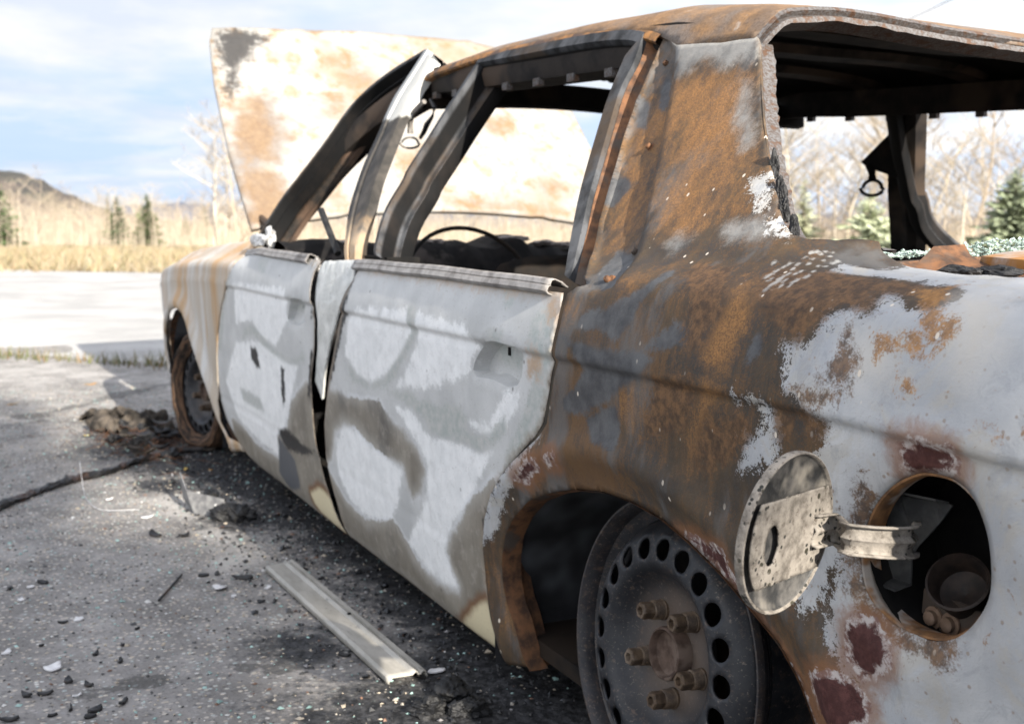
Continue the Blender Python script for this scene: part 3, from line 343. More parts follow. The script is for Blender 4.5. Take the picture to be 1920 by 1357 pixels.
def build_ground():
    xs = np.concatenate([[-60, -30, -15, -8, -5], np.arange(-3, 8.01, .06), [8.6, 10, 14, 20, 30, 45, 60]]); ys = np.concatenate([[-60, -35, -20, -12, -7, -4, -2.4], np.arange(-1.4, 3.01, .06), [3.6, 5, 8, 14, 25, 45, 60]])
    X, Y = np.meshgrid(xs, ys, indexing='ij'); Z = gz(X) + .004 * np.sin(X * 2.1 + Y) * np.exp(-((X - 2) / 6) ** 2)
    P2 = np.stack([X.ravel(), Y.ravel()], -1)
    V, F = grid(np.stack([X, Y, Z], -1)); F = [f for f in F if max(line45(V[i][0], V[i][1]) for i in f) < .9 or f is None]; o = mesh('asphalt', V, F, mat_asphalt()); tag(o, kind='structure')
    car = np.array([(-1.0, -.85), (3.4, -.85), (3.4, .70), (2.9, 1.02), (2.35, 1.02), (1.9, .92), (1.3, .89), (.7, .90), (.45, 1.02), (.2, 1.08), (-.6, 1.0), (-1.0, .8)])
    s = np.clip(sdf(P2, car) / .16, -2, 1)
    for (x, y, r) in ((2.85, 1.0, .26), (3.1, .98, .22), (2.5, .93, .2), (1.72, .93, .13), (.38, 1.0, .22), (2.2, 1.03, .12), (.75, 1.05, .10)):
        s = np.maximum(s, 1 - np.hypot(P2[:, 0] - x, P2[:, 1] - y) / r)
    fattr(o, 'soot', s)
    d = np.full(len(P2), .05); d = np.maximum(d, .9 * np.exp(-((P2[:, 1] - 1.03) / .07) ** 2) * np.clip((P2[:, 0] - 1.1) / .2, 0, 1) * np.clip((2.4 - P2[:, 0]) / .4, 0, 1))  # whitish ash, with the sunlit strip's brightness put into the colour
    d = np.maximum(d, np.clip(1 - np.abs(line45(P2[:, 0], P2[:, 1]) + .4) / 1.6, 0, 1) * .6); fattr(o, 'dust_sun', d)
    # pale concrete / gravel apron beyond the grassy joint
    g = G('pale_gravel', .9, .2); n1 = g.noise(1.3, 5, .6); n2 = g.noise(22, 6, .7); n3 = g.noise(90, 4, .7)
    c = g.mix(g.rng(n1, .35, .65), (.30, .296, .288), (.40, .393, .382)); c = g.mix(g.rng(n2, .6, .7, 0, .7), c, (.22, .20, .175)); c = g.mix(g.rng(n3, .62, .7, 0, .5), c, (.62, .6, .58)); g.bump(n2, .6, .01)
    gm = g.out(c)
    quad = []
    a = np.array([1, 1 / .97]); a /= np.linalg.norm(a); nrm = np.array([1, -.97]) / 1.393
    p0 = np.array([4.72, 0.0]) + nrm * .10
    U = np.concatenate([np.arange(-12, 12.1, .4), [16, 24, 40]]); U = np.concatenate([[-60, -40, -24, -16], U]); Wd = np.array([0, .12, .3, .7, 1.2, 2, 3, 4.5, 6.5, 8.3, 9.9])
    P = np.array([[np.array([*(p0 + a * u + nrm * w), 0]) for w in Wd] for u in U])
    P[..., 2] = gz(P[..., 0]) + .012 + .012 * np.sin(P[..., 0] * 1.7) * np.sin(P[..., 1] * 1.3)
    P[:, 0, 2] -= .02 
    V, F = grid(P); o = mesh('gravel_apron', V, F, gm); tag(o, kind='structure')
    # dry field, falling gently away to the wood
    g = G('dry_grass_field', .95, .1); n1 = g.noise(.12, 5, .6); n2 = g.noise(1.1, 6, .7, g.map((1, 1, 1))); n3 = g.noise(6, 5, .7)
    c = g.mix(g.rng(n1, .35, .65), (.30, .25, .165), (.37, .315, .21)); c = g.mix(g.rng(n2, .5, .7, 0, .8), c, (.22, .17, .11)); c = g.mix(g.rng(n3, .55, .7, 0, .5), c, (.42, .37, .27)); g.bump(n3, .8, .15)
    fm = g.out(c)
    R = np.array([5, 11, 16.5, 17, 18, 20, 24, 30, 38, 48, 60, 75, 95, 130, 200, 400, 900, 2500, 5000]); A = np.radians(np.arange(-180, 181, 3.0))
    r, t = np.meshgrid(R, A, indexing='ij'); t2 = t
    # inner edge follows the far kerb of the apron (20 m straight ahead, nearer to the right)
    inner = np.interp(np.degrees(t2), [-180, -60, -30, -8, 4, 20, 60, 180], [26, 15, 15.5, 17.5, 20.2, 22, 26, 26]); rr = inner * (r / 16.5)
    X = rr * np.cos(t); Y = rr * np.sin(t); Z = np.interp(rr, [0, 20, 24, 60, 120, 400, 5000], [-.12, -.09, -.06, -.55, -1.25, -1.6, -1.6]) + .06 * np.sin(X * .31 + 1) * np.sin(Y * .23) * np.clip((rr - 20) / 20, 0, 1)
    V, F = grid(np.stack([X, Y, Z], -1)); o = mesh('field', V, F, fm); tag(o, kind='structure')
    # hills
    def hill(name, dist, prof, c1, c2, depth):
        prof = sorted(prof); az = np.radians(np.array([p[0] for p in prof])); h = np.array([p[1] for p in prof]); AZ = np.linspace(az[0], az[-1], 160); HH = np.interp(AZ, az, h)
        HH = HH + (np.sin(AZ * 310) + np.sin(AZ * 173 + 1) + np.sin(AZ * 520 + 2)) * dist * .0006 * (HH > 1)
        rows = []
        for k, q in enumerate(np.linspace(0, 1, 10)):
            rr = dist + depth * (q - .5); zz = HH * math.sin(math.pi * min(q * 1.0, 1)) ** .8 - 2.5
            rows.append(np.stack([CP.x + rr * np.cos(AZ), CP.y + rr * np.sin(AZ), zz], -1))
        g = G(name + '_woods', .95, .05); n = g.noise(.045 * 800 / dist, 6, .65); n2 = g.noise(.35 * 800 / dist, 5, .7); c = g.mix(g.rng(n, .42, .58), c1, c2); c = g.mix(g.rng(n2, .4, .65, 0, .5), c, tuple(v * .5 for v in c1)); g.bump(n2, 1, 3)
        V, F = grid(np.array(rows)); o = mesh(name, V, F, g.out(c)); tag(o, kind='structure')
    # azimuths are measured from the car's nose, positive to the left
    hill('hill', 800, [(22, 0), (14, 22), (6, 33), (2.5, 37), (-.5, 38), (-2.2, 37), (-3.2, 35.5), (-4.2, 30), (-5.2, 23), (-6.4, 15), (-8, 9), (-11, 4), (-14, 0)], (.13, .11, .105), (.085, .088, .08), 300)
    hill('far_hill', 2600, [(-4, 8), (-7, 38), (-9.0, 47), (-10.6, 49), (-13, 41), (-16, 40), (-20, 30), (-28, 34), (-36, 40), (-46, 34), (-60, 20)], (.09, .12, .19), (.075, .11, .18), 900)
build_ground()

# ------------------------------------------------------------------ trees
def mat_bark():
    g = G('pale_bark', .85, .2); n = g.noise(3, 4); v = g.attr('tint', 'Color'); return g.out(g.mix(g.rng(n, .35, .65), v, g.mix(.35, v, (.2, .16, .12))))
def mat_needles():
    g = G('spruce_needles', .8, .2); return g.out(g.attr('tint', 'Color'))
BARK = mat_bark(); NEED = mat_needles()
def bare_tree_mesh(seed, h, thick, ntw, col=(.52, .43, .31)):
    r = random.Random(seed); V, F, T = [], [], []
    def limb(p, d, L, w, lev):
        n = 6 if lev == 0 else 4; pts = [np.array(p)]; d = np.array(d, float)
        for i in range(n):
            d = d + np.array([r.gauss(0, .10), r.gauss(0, .10), .04 if lev else .0]); d /= np.linalg.norm(d); pts.append(pts[-1] + d * L / n)
        rad = [w * (1 - .85 * i / n) for i in range(n + 1)]
        v, f = tube(pts, rad, 5 if lev == 0 else 3, False); k = len(V); V.extend(v); F.extend([tuple(q + k for q in g) for g in f])
        cc = np.array(col) * (1.0 if lev == 0 else .9 if lev == 1 else .78) * r.uniform(.85, 1.1); T.extend([cc] * len(v))
        if lev >= 3: return
        m = [14, 5, 4][lev]
        for i in range(m):
            t = r.uniform(.22 if lev == 0 else .25, 1.0); q = pts[min(int(t * n), n - 1)] + (pts[min(int(t * n) + 1, n)] - pts[min(int(t * n), n - 1)]) * (t * n % 1)
            a = r.uniform(0, 6.28); up = r.uniform(.35, 1.1)
            limb(q, (math.cos(a), math.sin(a), up), L * (.34 if lev == 0 else .5) * (1.25 - t * .6), max(w * (.35 if lev == 0 else .5), .006 * h / 6), lev + 1)
    limb((0, 0, -.2), (r.gauss(0, .04), r.gauss(0, .04), 1), h, thick, 0)
    me = bpy.data.meshes.new('bare_tree'); me.from_pydata([tuple(map(float, v)) for v in V], [], F); me.materials.append(BARK)
    a = me.attributes.new('tint', 'FLOAT_COLOR', 'POINT'); A = np.ones((len(V), 4), np.float32); A[:, :3] = np.array(T); a.data.foreach_set('color', A.ravel()); return me
def spruce_meshes(seed, h, width, n=70, dark=(.045, .075, .035), dens=1.0):
    r = random.Random(seed); V, F, T = [], [], []
    for i in range(int(n * dens)):
        t = (i + r.random()) / (n * dens); z = h * (.06 + .92 * t); L = width * (1 - t) ** .85 * r.uniform(.65, 1.12) + .03 * h * .3
        for a in [r.uniform(0, 6.28) for _ in range(3)]:
            droop = -.25 + .5 * t; nseg = 5
            for s in range(nseg):
                q = (s + .3) / nseg; rr = L * q; zz = z + droop * rr + .12 * L * q * q; w = L * (.36 - .22 * q) * r.uniform(.7, 1.25)
                c = np.array([rr * math.cos(a), rr * math.sin(a), zz]); tdir = np.array([-math.sin(a), math.cos(a), 0]); o = np.array([math.cos(a), math.sin(a), droop])
                for sd in (-1, 1):
                    k = len(V); jit = lambda: np.array([r.gauss(0, 1), r.gauss(0, 1), r.gauss(0, 1)]) * L * .05
                    V += [c - o * L * .05 + jit(), c + tdir * w * sd + o * L * .16 + np.array([0, 0, -w * .5]) + jit(), c + o * L * .30 + jit()]; F.append((k, k + 1, k + 2))
                    b = np.array(dark) * r.uniform(.6, 1.55); T += [b, b * 1.15, b]
    me = bpy.data.meshes.new('spruce_crown'); me.from_pydata([tuple(map(float, v)) for v in V], [], F); me.materials.append(NEED)
    a = me.attributes.new('tint', 'FLOAT_COLOR', 'POINT'); A = np.ones((len(V), 4), np.float32); A[:, :3] = np.array(T); a.data.foreach_set('color', A.ravel())
    v, f = tube([(0, 0, -.3), (0, 0, h * .5), (0, 0, h * .96)], [h * .018, h * .011, h * .002], 6)
    tr = bpy.data.meshes.new('spruce_trunk'); tr.from_pydata([tuple(map(float, q)) for q in v], [], f); tr.materials.append(TRUNK); return me, tr
TRUNK = mat_simple('brown_bark', (.09, .065, .045), (.16, .12, .09), 8, .9)
def polar(az, d):
    a = math.radians(az); return CP.x + d * math.cos(a), CP.y + d * math.sin(a)
def fz(x, y):
    r = math.hypot(x, y); return float(np.interp(r, [0, 20, 24, 60, 120, 400], [-.12, -.09, -.06, -.55, -1.25, -1.6]))
def px_az(px): return -(26.29 + math.degrees(math.atan((px - 960) / 2154.6)))      # bearing of a photo column
def spruce(az, d, h, w, seed, label, group=None, dark=(.045, .075, .035), dens=1.0):
    x, y = polar(az, d); t = empty('spruce_tree', (x, y, fz(x, y)), seed); cm, tm = spruce_meshes(seed, h, w, dark=dark, dens=dens)
    link(bpy.data.objects.new('crown', cm), t); link(bpy.data.objects.new('trunk', tm), t); return tag(t, label, 'spruce', group)
BIRCH = [bare_tree_mesh(s, 1.0, .011, 0, c) for s, c in ((11, (.44, .38, .30)), (12, (.38, .32, .24)), (13, (.50, .45, .37)), (14, (.34, .285, .22)), (15, (.44, .38, .28)), (16, (.31, .265, .215)))]
def birch(az, d, h, k, label, group, sq=1.0):
    x, y = polar(az, d); o = bpy.data.objects.new('birch_tree', BIRCH[k % len(BIRCH)]); o.location = (x, y, fz(x, y)); o.scale = (h * sq, h * sq, h); o.rotation_euler = (0, 0, rnd.uniform(0, 6.28))
    link(o); return tag(o, label, 'birch', group)
def build_woods():
    # the wood edge seen left of the raised hood
    for i in range(95):
        px = -60 + 620 * (i + rnd.random()) / 95; d = rnd.uniform(88, 122); h = rnd.uniform(3.2, 5.6)
        birch(px_az(px), d, h, i, 'bare pale birch in the thicket at the far edge of the dry field', 'birches at the field edge', 1.0)
    for px, d, h, lab in ((65, 84, 5.9, 'tall pale birch at the far left of the field edge, below the hill'), (42, 86, 5.2, 'forked bare birch leftmost at the field edge'),
                          (398, 70, 8.6, 'tall thin birch just left of the raised hood, left of its two neighbours'), (425, 72, 9.2, 'tall white birch trunk close to the raised hood edge'), (445, 66, 8.2, 'tall bare birch touching the raised hood edge in view')):
        birch(px_az(px), d, h, int(px), lab, None, 1.1)
    spruce(px_az(222), 96, 4.05, 1.15, 3, 'small dark green spruce left of its taller twin at the field edge', dark=(.05, .08, .035))
    spruce(px_az(278), 95, 4.25, 1.3, 4, 'taller green spruce right of its twin at the field edge', dark=(.075, .10, .04))
    spruce(px_az(206), 112, 4.9, .6, 21, 'pale thin spruce behind the small dark spruce', dark=(.14, .14, .07))
    spruce(px_az(384), 120, 4.3, .75, 22, 'spruce half hidden among birches left of the raised hood', dark=(.075, .10, .05))
    spruce(px_az(350), 118, 3.0, .6, 23, 'little spruce low in the birch thicket', dark=(.09, .11, .05))
    spruce(px_az(-4), 92, 5.6, 1.7, 24, 'broad green spruce cut off by the left edge of the photo', dark=(.065, .10, .04)); 
    # birches seen through the car's windows and past the roof
    for i in range(80):
        px = 560 + 560 * (i + rnd.random()) / 80
        birch(px_az(px), rnd.uniform(85, 118), rnd.uniform(3.6, 5.4), i, 'bare birch seen through the door windows', 'birches behind the windows')
    for i in range(34):
        px = 1450 + 430 * (i + rnd.random()) / 34
        birch(px_az(px), rnd.uniform(48, 66), rnd.uniform(5.0, 9.5), i, 'bare birch seen through the rear window', 'birches behind the rear window', 1.1)
    spruce(px_az(1622), 44, 2.5, 1.4, 31, 'pale green spruce seen through the rear window', dark=(.34, .37, .25), dens=.7)
    spruce(px_az(1500), 46, 3.2, .9, 32, 'spruce behind the window corner by the rear pillar', dark=(.32, .33, .22), dens=.7)
    spruce(px_az(1893), 40, 3.1, 1.5, 33, 'dark green pine at the right edge, beyond the rear window', dark=(.20, .23, .15), dens=1.1)
    # tall conifers behind the photographer: they throw the shade over the near ground left of the car
    for i, (y, x, h) in enumerate(((1.55, -16, 12.0), (3.2, -16.6, 11.2), (2.3, -17.2, 12.4), (1.75, -18.4, 12.8), (3.6, -18, 11.9))):
        t = empty('spruce_tree', (x, y - .02, 0), i); cm, tm = spruce_meshes(60 + i, h, 2.7, 150, dens=2.2)
        link(bpy.data.objects.new('crown', cm), t); link(bpy.data.objects.new('trunk', tm), t)
        tag(t, 'tall dense spruce behind the photographer shading the near ground', 'spruce', 'spruces behind the photographer')
    # the depth of the wood: too many stems to count
    V, F, T = [], [], []
    def stem(az, d, h, w):
        x, y = polar(az, d); z = fz(x, y); k = len(V); lean = rnd.gauss(0, .06) * h; a = math.radians(az) + math.pi / 2; ux, uy = math.cos(a) * w, math.sin(a) * w
        b = np.array([.37, .315, .245]) * rnd.uniform(.55, 1.15)
        V.extend([(x - ux, y - uy, z), (x + ux, y + uy, z), (x + uy, y - ux, z), (x + lean, y + lean * .3, z + h)]); F.extend([(k, k + 1, k + 3), (k + 1, k + 2, k + 3), (k + 2, k, k + 3)]); T.extend([b] * 4)
    for i in range(15000):
        px = rnd.uniform(-900, 3000); d = rnd.uniform(105, 190) if px < 1300 else rnd.uniform(62, 120); f = d / 110
        stem(px_az(px), d, rnd.uniform(2.0, 4.2) * f ** .9, .018 * f * rnd.uniform(.6, 1.6))
    for i in range(26000):   # brush along the foot of the wood
        px = rnd.uniform(-900, 3000); d = rnd.uniform(84, 150) if px < 1300 else rnd.uniform(50, 90)
        stem(px_az(px), d, rnd.uniform(.5, 2.6), .012 * rnd.uniform(.6, 1.8) * d / 100)
    o = mesh('bare_wood', V, F, BARK, smooth=False); cattr(o, np.array(T)); tag(o, 'beige mass of bare saplings and brush across the far field edge', 'woodland', kind='stuff')
    # dry grass tufts
    V, F, T = [], [], []
    for i in range(14000):
        px = rnd.uniform(-900, 2800); d = 19.5 * (5.0 ** (rnd.random() ** 1.1)); x, y = polar(px_az(px), d); z = fz(x, y)
        b = np.array(rnd.choice([(.36, .29, .18), (.41, .345, .24), (.29, .22, .13), (.34, .29, .16), (.24, .22, .13)])) * rnd.uniform(.7, 1.15)
        for q in range(3):
            k = len(V); w = rnd.uniform(.01, .03); h = rnd.uniform(.08, .26); dx, dy = rnd.gauss(0, .06), rnd.gauss(0, .06)
            V.extend([(x + dx - w, y + dy + w, z - .02), (x + dx + w, y + dy - w, z - .02), (x + dx * 3, y + dy * 3, z + h)]); F.append((k, k + 1, k + 2)); T.extend([b * .8, b * .8, b])
    o = mesh('dry_grass', V, F, BARK, smooth=False); cattr(o, np.array(T)); tag(o, 'dry yellow grass covering the field', 'grass', kind='stuff')
    # grass in the joint between asphalt and apron
    V, F, T = [], [], []
    for i in range(5200):
        u = rnd.uniform(-3.5, 3.5) if rnd.random() < .7 else rnd.uniform(-10, 10); den = .55 + .45 * math.sin(u * 3.1) * math.sin(u * 1.3 + 1)
        if rnd.random() > den: continue
        a = np.array([1, 1 / .97]) / math.hypot(1, 1 / .97); nr = np.array([1, -.97]) / 1.393
        p = np.array([4.72, 0]) + a * (u + .0) + nr * rnd.gauss(.05, .055); z = float(gz(p[0])) - .005
        h = rnd.uniform(.02, .085) * (.6 + den); w = rnd.uniform(.002, .005); th = rnd.uniform(0, 3.14); b = np.array(rnd.choice([(.10, .13, .035), (.15, .16, .05), (.26, .20, .09), (.07, .09, .03), (.20, .13, .06)])) * rnd.uniform(.7, 1.2)
        lx, ly = rnd.gauss(0, .35) * h, rnd.gauss(0, .35) * h; k = len(V); cx, sx = math.cos(th) * w, math.sin(th) * w
        V.extend([(p[0] - cx, p[1] - sx, z), (p[0] + cx, p[1] + sx, z), (p[0] + lx, p[1] + ly, z + h)]); F.append((k, k + 1, k + 2)); T.extend([b * .7, b * .7, b])
    o = mesh('joint_grass', V, F, BARK, smooth=False); cattr(o, np.array(T)); tag(o, 'strip of short green and brown grass in the joint beyond the asphalt', 'grass', kind='stuff')
    # overhead wire
    pts = []
    for t in np.linspace(-1.2, 2.2, 60):
        p = np.array([53.67, -48.33, 12.06]) * (1 - t) + np.array([32.25, -36.89, 11.13]) * t; p[2] -= 2.4 * t * (1 - t) * .35; pts.append(p)
    v, f = tube(pts, .022, 5); tag(mesh('overhead_wire', v, f, mat_simple('wire_black', (.03, .03, .03), (.05, .05, .05))), 'thin dark overhead wire crossing the sky above the roof at right', 'wire')
build_woods()

# ------------------------------------------------------------------ the burnt car: body surface
def offs(fn, P, eps=.004):
    S0 = surf(P[:, 0], P[:, 1]); tx = surf(P[:, 0] + eps, P[:, 1]) - surf(P[:, 0] - eps, P[:, 1]); ts = surf(P[:, 0], np.clip(P[:, 1] + eps, 0, SARC[-1])) - surf(P[:, 0], np.clip(P[:, 1] - eps, 0, SARC[-1]))
    n = np.cross(ts, tx); n /= np.linalg.norm(n, axis=1)[:, None] + 1e-12; n *= np.sign(n[:, 1:2] + .3 * n[:, 2:3] + 1e-9)
    return S0 + n * fn(P)[:, None]
def loop_edges(i0, n): return [(i0 + i, i0 + (i + 1) % n) for i in range(n)]
def densify(L, step):
    L = np.asarray(L, float); n = max(4, int(np.linalg.norm(np.diff(np.vstack([L, L[:1]]), axis=0), axis=1).sum() / step)); return resample(np.vstack([L, L[:1]]), n + 1)[:-1]
def inset(L, d):
    L = np.asarray(L, float); c = L.mean(0); v = L - c; r = np.linalg.norm(v, axis=1)[:, None]; return c + v * (1 - d / r)
def panel(name, outer, holes, loops, step, disp, layers, mat, parent, mat_in, thick=.006, mirror=False, smooth_deg=50, extra=None, rim_in=False):
    O = densify(outer, step * .8); pts = [tuple(p) for p in O]; ed = loop_edges(0, len(O)); HL = []
    for h in holes:
        h = densify(h, step * .6); HL.append(h); ed += loop_edges(len(pts), len(h)); pts += [tuple(p) for p in h]
    near = [O] + HL
    for l in loops:
        l = densify(l, step * .6); l = l[pip(l, O)]; pts += [tuple(p) for p in l]; near.append(l)
    lo, hi = O.min(0), O.max(0); gx, gy = np.meshgrid(np.arange(lo[0], hi[0], step), np.arange(lo[1], hi[1], step * .866)); gx = gx + (np.arange(gx.shape[0]) % 2)[:, None] * step / 2
    Gp = np.stack([gx.ravel(), gy.ravel()], -1) + rng.normal(size=(gx.size, 2)) * step * .05
    ok = pip(Gp, O)
    for h in HL: ok &= ~pip(Gp, h)
    for l in near: ok &= pdist(Gp, l, True) > step * .45
    if extra is not None:
        cand = np.where(ok)[0]; D2 = ((Gp[cand][:, None] - extra[None]) ** 2).sum(-1).min(1); ok[cand[D2 < .0035 ** 2]] = False; pts += [tuple(p) for p in extra]
    pts += [tuple(p) for p in Gp[ok]]
    def keep(c):
        k = pip(c, O)
        for h in HL: k &= ~pip(c, h)
        return k
    P2, Fc = cdt(pts, ed, keep); V = offs(disp, P2)
    ar_ = (P2[Fc[:, 1]] - P2[Fc[:, 0]]); br_ = (P2[Fc[:, 2]] - P2[Fc[:, 0]]); fl_ = ar_[:, 0] * br_[:, 1] - ar_[:, 1] * br_[:, 0] > 0; Fc = Fc.copy(); Fc[fl_] = Fc[fl_][:, ::-1]
    if mirror:
        c0 = np.abs(V[:, 1]) < 1e-4; idx = np.arange(len(V)) + len(V); idx[c0] = np.where(c0)[0]; V = np.vstack([V, V * (1, -1, 1)]); Fm = idx[Fc][:, ::-1]; Fc = np.vstack([Fc, Fm]); P2 = np.vstack([P2, P2])
    # one orientation for the whole sheet, outward
    nn = np.cross(V[Fc[:, 1]] - V[Fc[:, 0]], V[Fc[:, 2]] - V[Fc[:, 0]])
    if (nn[:, 1] * np.sign(V[Fc[:, 0], 1] + 1e-9) + .5 * nn[:, 2]).sum() < 0: Fc = Fc[:, ::-1]
    o = mesh(name, V, Fc, mat, parent, True, smooth_deg, mat_in)
    for k, polys in layers.items(): fattr(o, k, layer_attr(P2, polys, .005 if k == 'D' else .06 if (k in 'WB' and name == 'quarter_panel') else .03))
    if 'T' in layers: fattr(o, 'TH', layer_attr(P2, layers['T'], .07))
    fattr(o, 'E', np.clip(pdist(P2, O, True) / .04, 0, 1))
    m = o.modifiers.new('sheet', 'SOLIDIFY'); m.thickness = thick; m.offset = -1; m.material_offset = 1; m.material_offset_rim = 1 if rim_in else 0; m.use_quality_normals = True
    return o
def bumps(P, amp, seed):
    Q = np.stack([P[:, 0], P[:, 1]], -1); return amp * (vnoise(Q, 9, seed) + .6 * vnoise(Q, 22, seed + 1) + .3 * vnoise(Q, 48, seed + 2))
sm = lambda a, b, x: sst(a, b, x)
OUT, ST, F3 = DATA['OUT'], DATA['ST'], DATA['F3']
car = empty('burnt_car', (0, 0, 0)); tag(car, 'burnt-out rusty sedan with raised hood, open fuel flap and bare steel wheels', 'car')
SOOTM = mat_simple('sooty_metal', (.005, .005, .0055), (.012, .011, .010), 18, .9, (.022, .016, .012), .25, .15)
CHAR = mat_simple('charred_residue', (.004, .004, .0045), (.014, .014, .015), 60, .6, (.035, .034, .033), .9, .35)
INNER = mat_simple('burnt_inner_metal', (.010, .009, .009), (.028, .023, .02), 14, .85, (.06, .043, .032), .25, .2)
RUSTDK = mat_simple('dark_rust', (.05, .028, .018), (.16, .075, .035), 45, .8, (.07, .055, .045), .5)
FRAME = mat_simple('burnt_frame_steel', (.07, .072, .076), (.22, .225, .23), 22, .5, (.10, .065, .04), .25, .4, (1, 1, .35))
FRAMEDK = mat_simple('blackened_frame', (.009, .009, .010), (.028, .027, .026), 26, .6, (.055, .036, .024), .3)
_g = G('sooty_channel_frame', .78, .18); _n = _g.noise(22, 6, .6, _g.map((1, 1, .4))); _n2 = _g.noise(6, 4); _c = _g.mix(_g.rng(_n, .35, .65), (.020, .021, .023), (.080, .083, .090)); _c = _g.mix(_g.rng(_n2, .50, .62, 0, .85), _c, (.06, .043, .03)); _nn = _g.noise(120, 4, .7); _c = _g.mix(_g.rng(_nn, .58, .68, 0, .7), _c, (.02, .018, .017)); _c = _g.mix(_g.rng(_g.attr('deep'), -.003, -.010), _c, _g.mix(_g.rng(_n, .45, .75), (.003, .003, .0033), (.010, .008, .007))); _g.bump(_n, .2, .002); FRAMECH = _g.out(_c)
TRIM = mat_simple('scorched_aluminium', (.20, .185, .172), (.33, .31, .295), 40, .5, (.13, .115, .105), .3, .4)

# quarter panel with rear pillar
qf = [tuple(p) for p in OUT['quarter_front'] if not (p[1] < .03)]
arch = [(.332, .045), (.338, .08), (.350, .12)] + [tuple(p) for p in OUT['arch'][3:]] + [(-.343, .20), (-.350, .15), (-.346, .10), (-.335, .055)]
win = [tuple(p) for p in OUT['win']]
q_out = qf[:-1] + [(.402, .06), (.398, .045)] + arch + [(-.60, .075), (-1.06, .10), (-1.08, .40), (-1.06, .70), (-1.02, .75), (-.75, .765)] + win[::-1] + [(.156, 1.058), (.272, 1.064)] + [tuple(p) for p in OUT['cfront']]
fuel = np.array(OUT['fuel']); fuel = smoothline(np.vstack([fuel[-2:], fuel, fuel[:3]]), 90); k_ = 90 / 21; fuel = fuel[int(k_ * 2):int(k_ * 19)]; fuel = inset(fuel, -.005) + (.007, -.001); recess = np.array(OUT['recess'])
def crease(P): return .0055 * sm(.5435, .5525, P[:, 1]) * (1 - sm(.565, .645, P[:, 1])) - .0018 * np.exp(-((P[:, 1] - .541) / .006) ** 2)
def crease_pts(poly, step=.008):
    xs_ = np.arange(min(p[0] for p in poly), max(p[0] for p in poly), step); L = np.vstack([np.column_stack([xs_, np.full(len(xs_), q)]) for q in (.5395, .5435, .5465, .5495, .5525, .556)]); return L[pip(L, np.asarray(poly, float)) & (pdist(L, np.asarray(poly, float), True) > .004)]
def q_disp(P):
    d = bumps(P, .0016, 5) + sm(-.30, -.5, P[:, 0]) * (.0075 * np.abs(vnoise(P, 16, 91)) + .0045 * vnoise(P, 30, 92) + .002 * vnoise(P, 60, 93))
    da = pdist(P, arch); low = P[:, 1] < .5
    d += np.where(low, .010 * np.exp(-((da - .052) / .02) ** 2) - .006 * np.exp(-(da / .02) ** 2), 0)
    df = -sdf(P, fuel); d += -.007 * np.exp(-np.clip(df, 0, 1) / .010) + .003 * np.exp(-((df - .035) / .015) ** 2)
    r = sdf(P, recess); d += -.011 * sm(-.004, .006, r)
    d += crease(P)
    d += -.004 * np.exp(-(((P[:, 0] + .62) / .05) ** 2 + ((P[:, 1] - .44) / .03) ** 2)) - .005 * np.exp(-((P[:, 0] + .60 - (P[:, 1] - .6) * .4) / .02) ** 2) * np.exp(-((P[:, 1] - .56) / .08) ** 2)
    return d
sun_dots = []
for i, (x, s) in enumerate(OUT['sun_dots']):
    a = rnd.uniform(.6, 1.0); sun_dots.append([(x + .0042 * a * math.cos(t) * .75, s + .0065 * a * math.sin(t)) for t in np.linspace(0, 6.28, 7)[:-1]])
ql = dict(ST['qp']); ql['D'] = sun_dots; nf_ = len(fuel); i0, i1 = int(nf_ * .1), int(nf_ * .55); ql['B'] = ql['B'] + [np.vstack([fuel[i0:i1], inset(fuel, -.016)[i0:i1][::-1]])]; ql['O'] = ql['O'] + [np.vstack([fuel[:i1], inset(fuel, -.03)[:i1][::-1]])]; ql['W'] = ql['W'] + [[(-.42, .60), (-.46, .66), (-.47, .80), (-1.2, .80), (-1.2, .5), (-.5, .5)], [(-.36, .56), (-.38, .46), (-.375, .40), (-.36, .345), (-.395, .30), (-.405, .2), (-.40, .03), (-1.2, .03), (-1.2, .6)]]
QM = mat_quarter()
quarter = panel('quarter_panel', q_out, [fuel], [inset(fuel, -.008), inset(fuel, -.018), recess, inset(recess, .006)] + [[(x, s) for x, s in resample(np.array(arch) + 0, 90)]], .0085, q_disp, ql, QM, car, SOOTM, .004, extra=np.vstack([crease_pts(q_out)] + [np.vstack([d, inset(d, .002), inset(d, -.0028), np.mean(d, 0)[None]]) for d in sun_dots]))
# finer attribute for the painted sunlight dots
a = quarter.data.attributes['D']
q2 = mirror_copy(quarter, car)

def sub(name, V, F, mat, parent, smooth=True, sharp=40): return mesh(name, V, F, mat, parent, smooth, sharp)
def strip3(lines):
    P = np.array(lines); return grid(P)
S3 = lambda L: surf(np.array(L)[:, 0], np.array(L)[:, 1])
fl3 = S3(np.vstack([fuel, fuel[:1]])); fcc = fl3[:-1].mean(0); rd_ = fcc - fl3; rd_[:, 1] = 0; rd_ /= np.linalg.norm(rd_, axis=1)[:, None]
fl3 = fl3 + np.array([0, -.007, 0]); sub('fuel_lip', *strip3([fl3 + (0, .0015, 0), fl3 + rd_ * .002 + (0, .001, 0), fl3 + rd_ * .0035 + (0, -.003, 0), fl3 + rd_ * .003 + (0, -.010, 0), fl3 + rd_ * .001 + (0, -.02, 0)]), mat_simple('rusty_lip', (.10, .055, .03), (.24, .12, .05), 60, .7, (.30, .27, .24), .5), quarter)
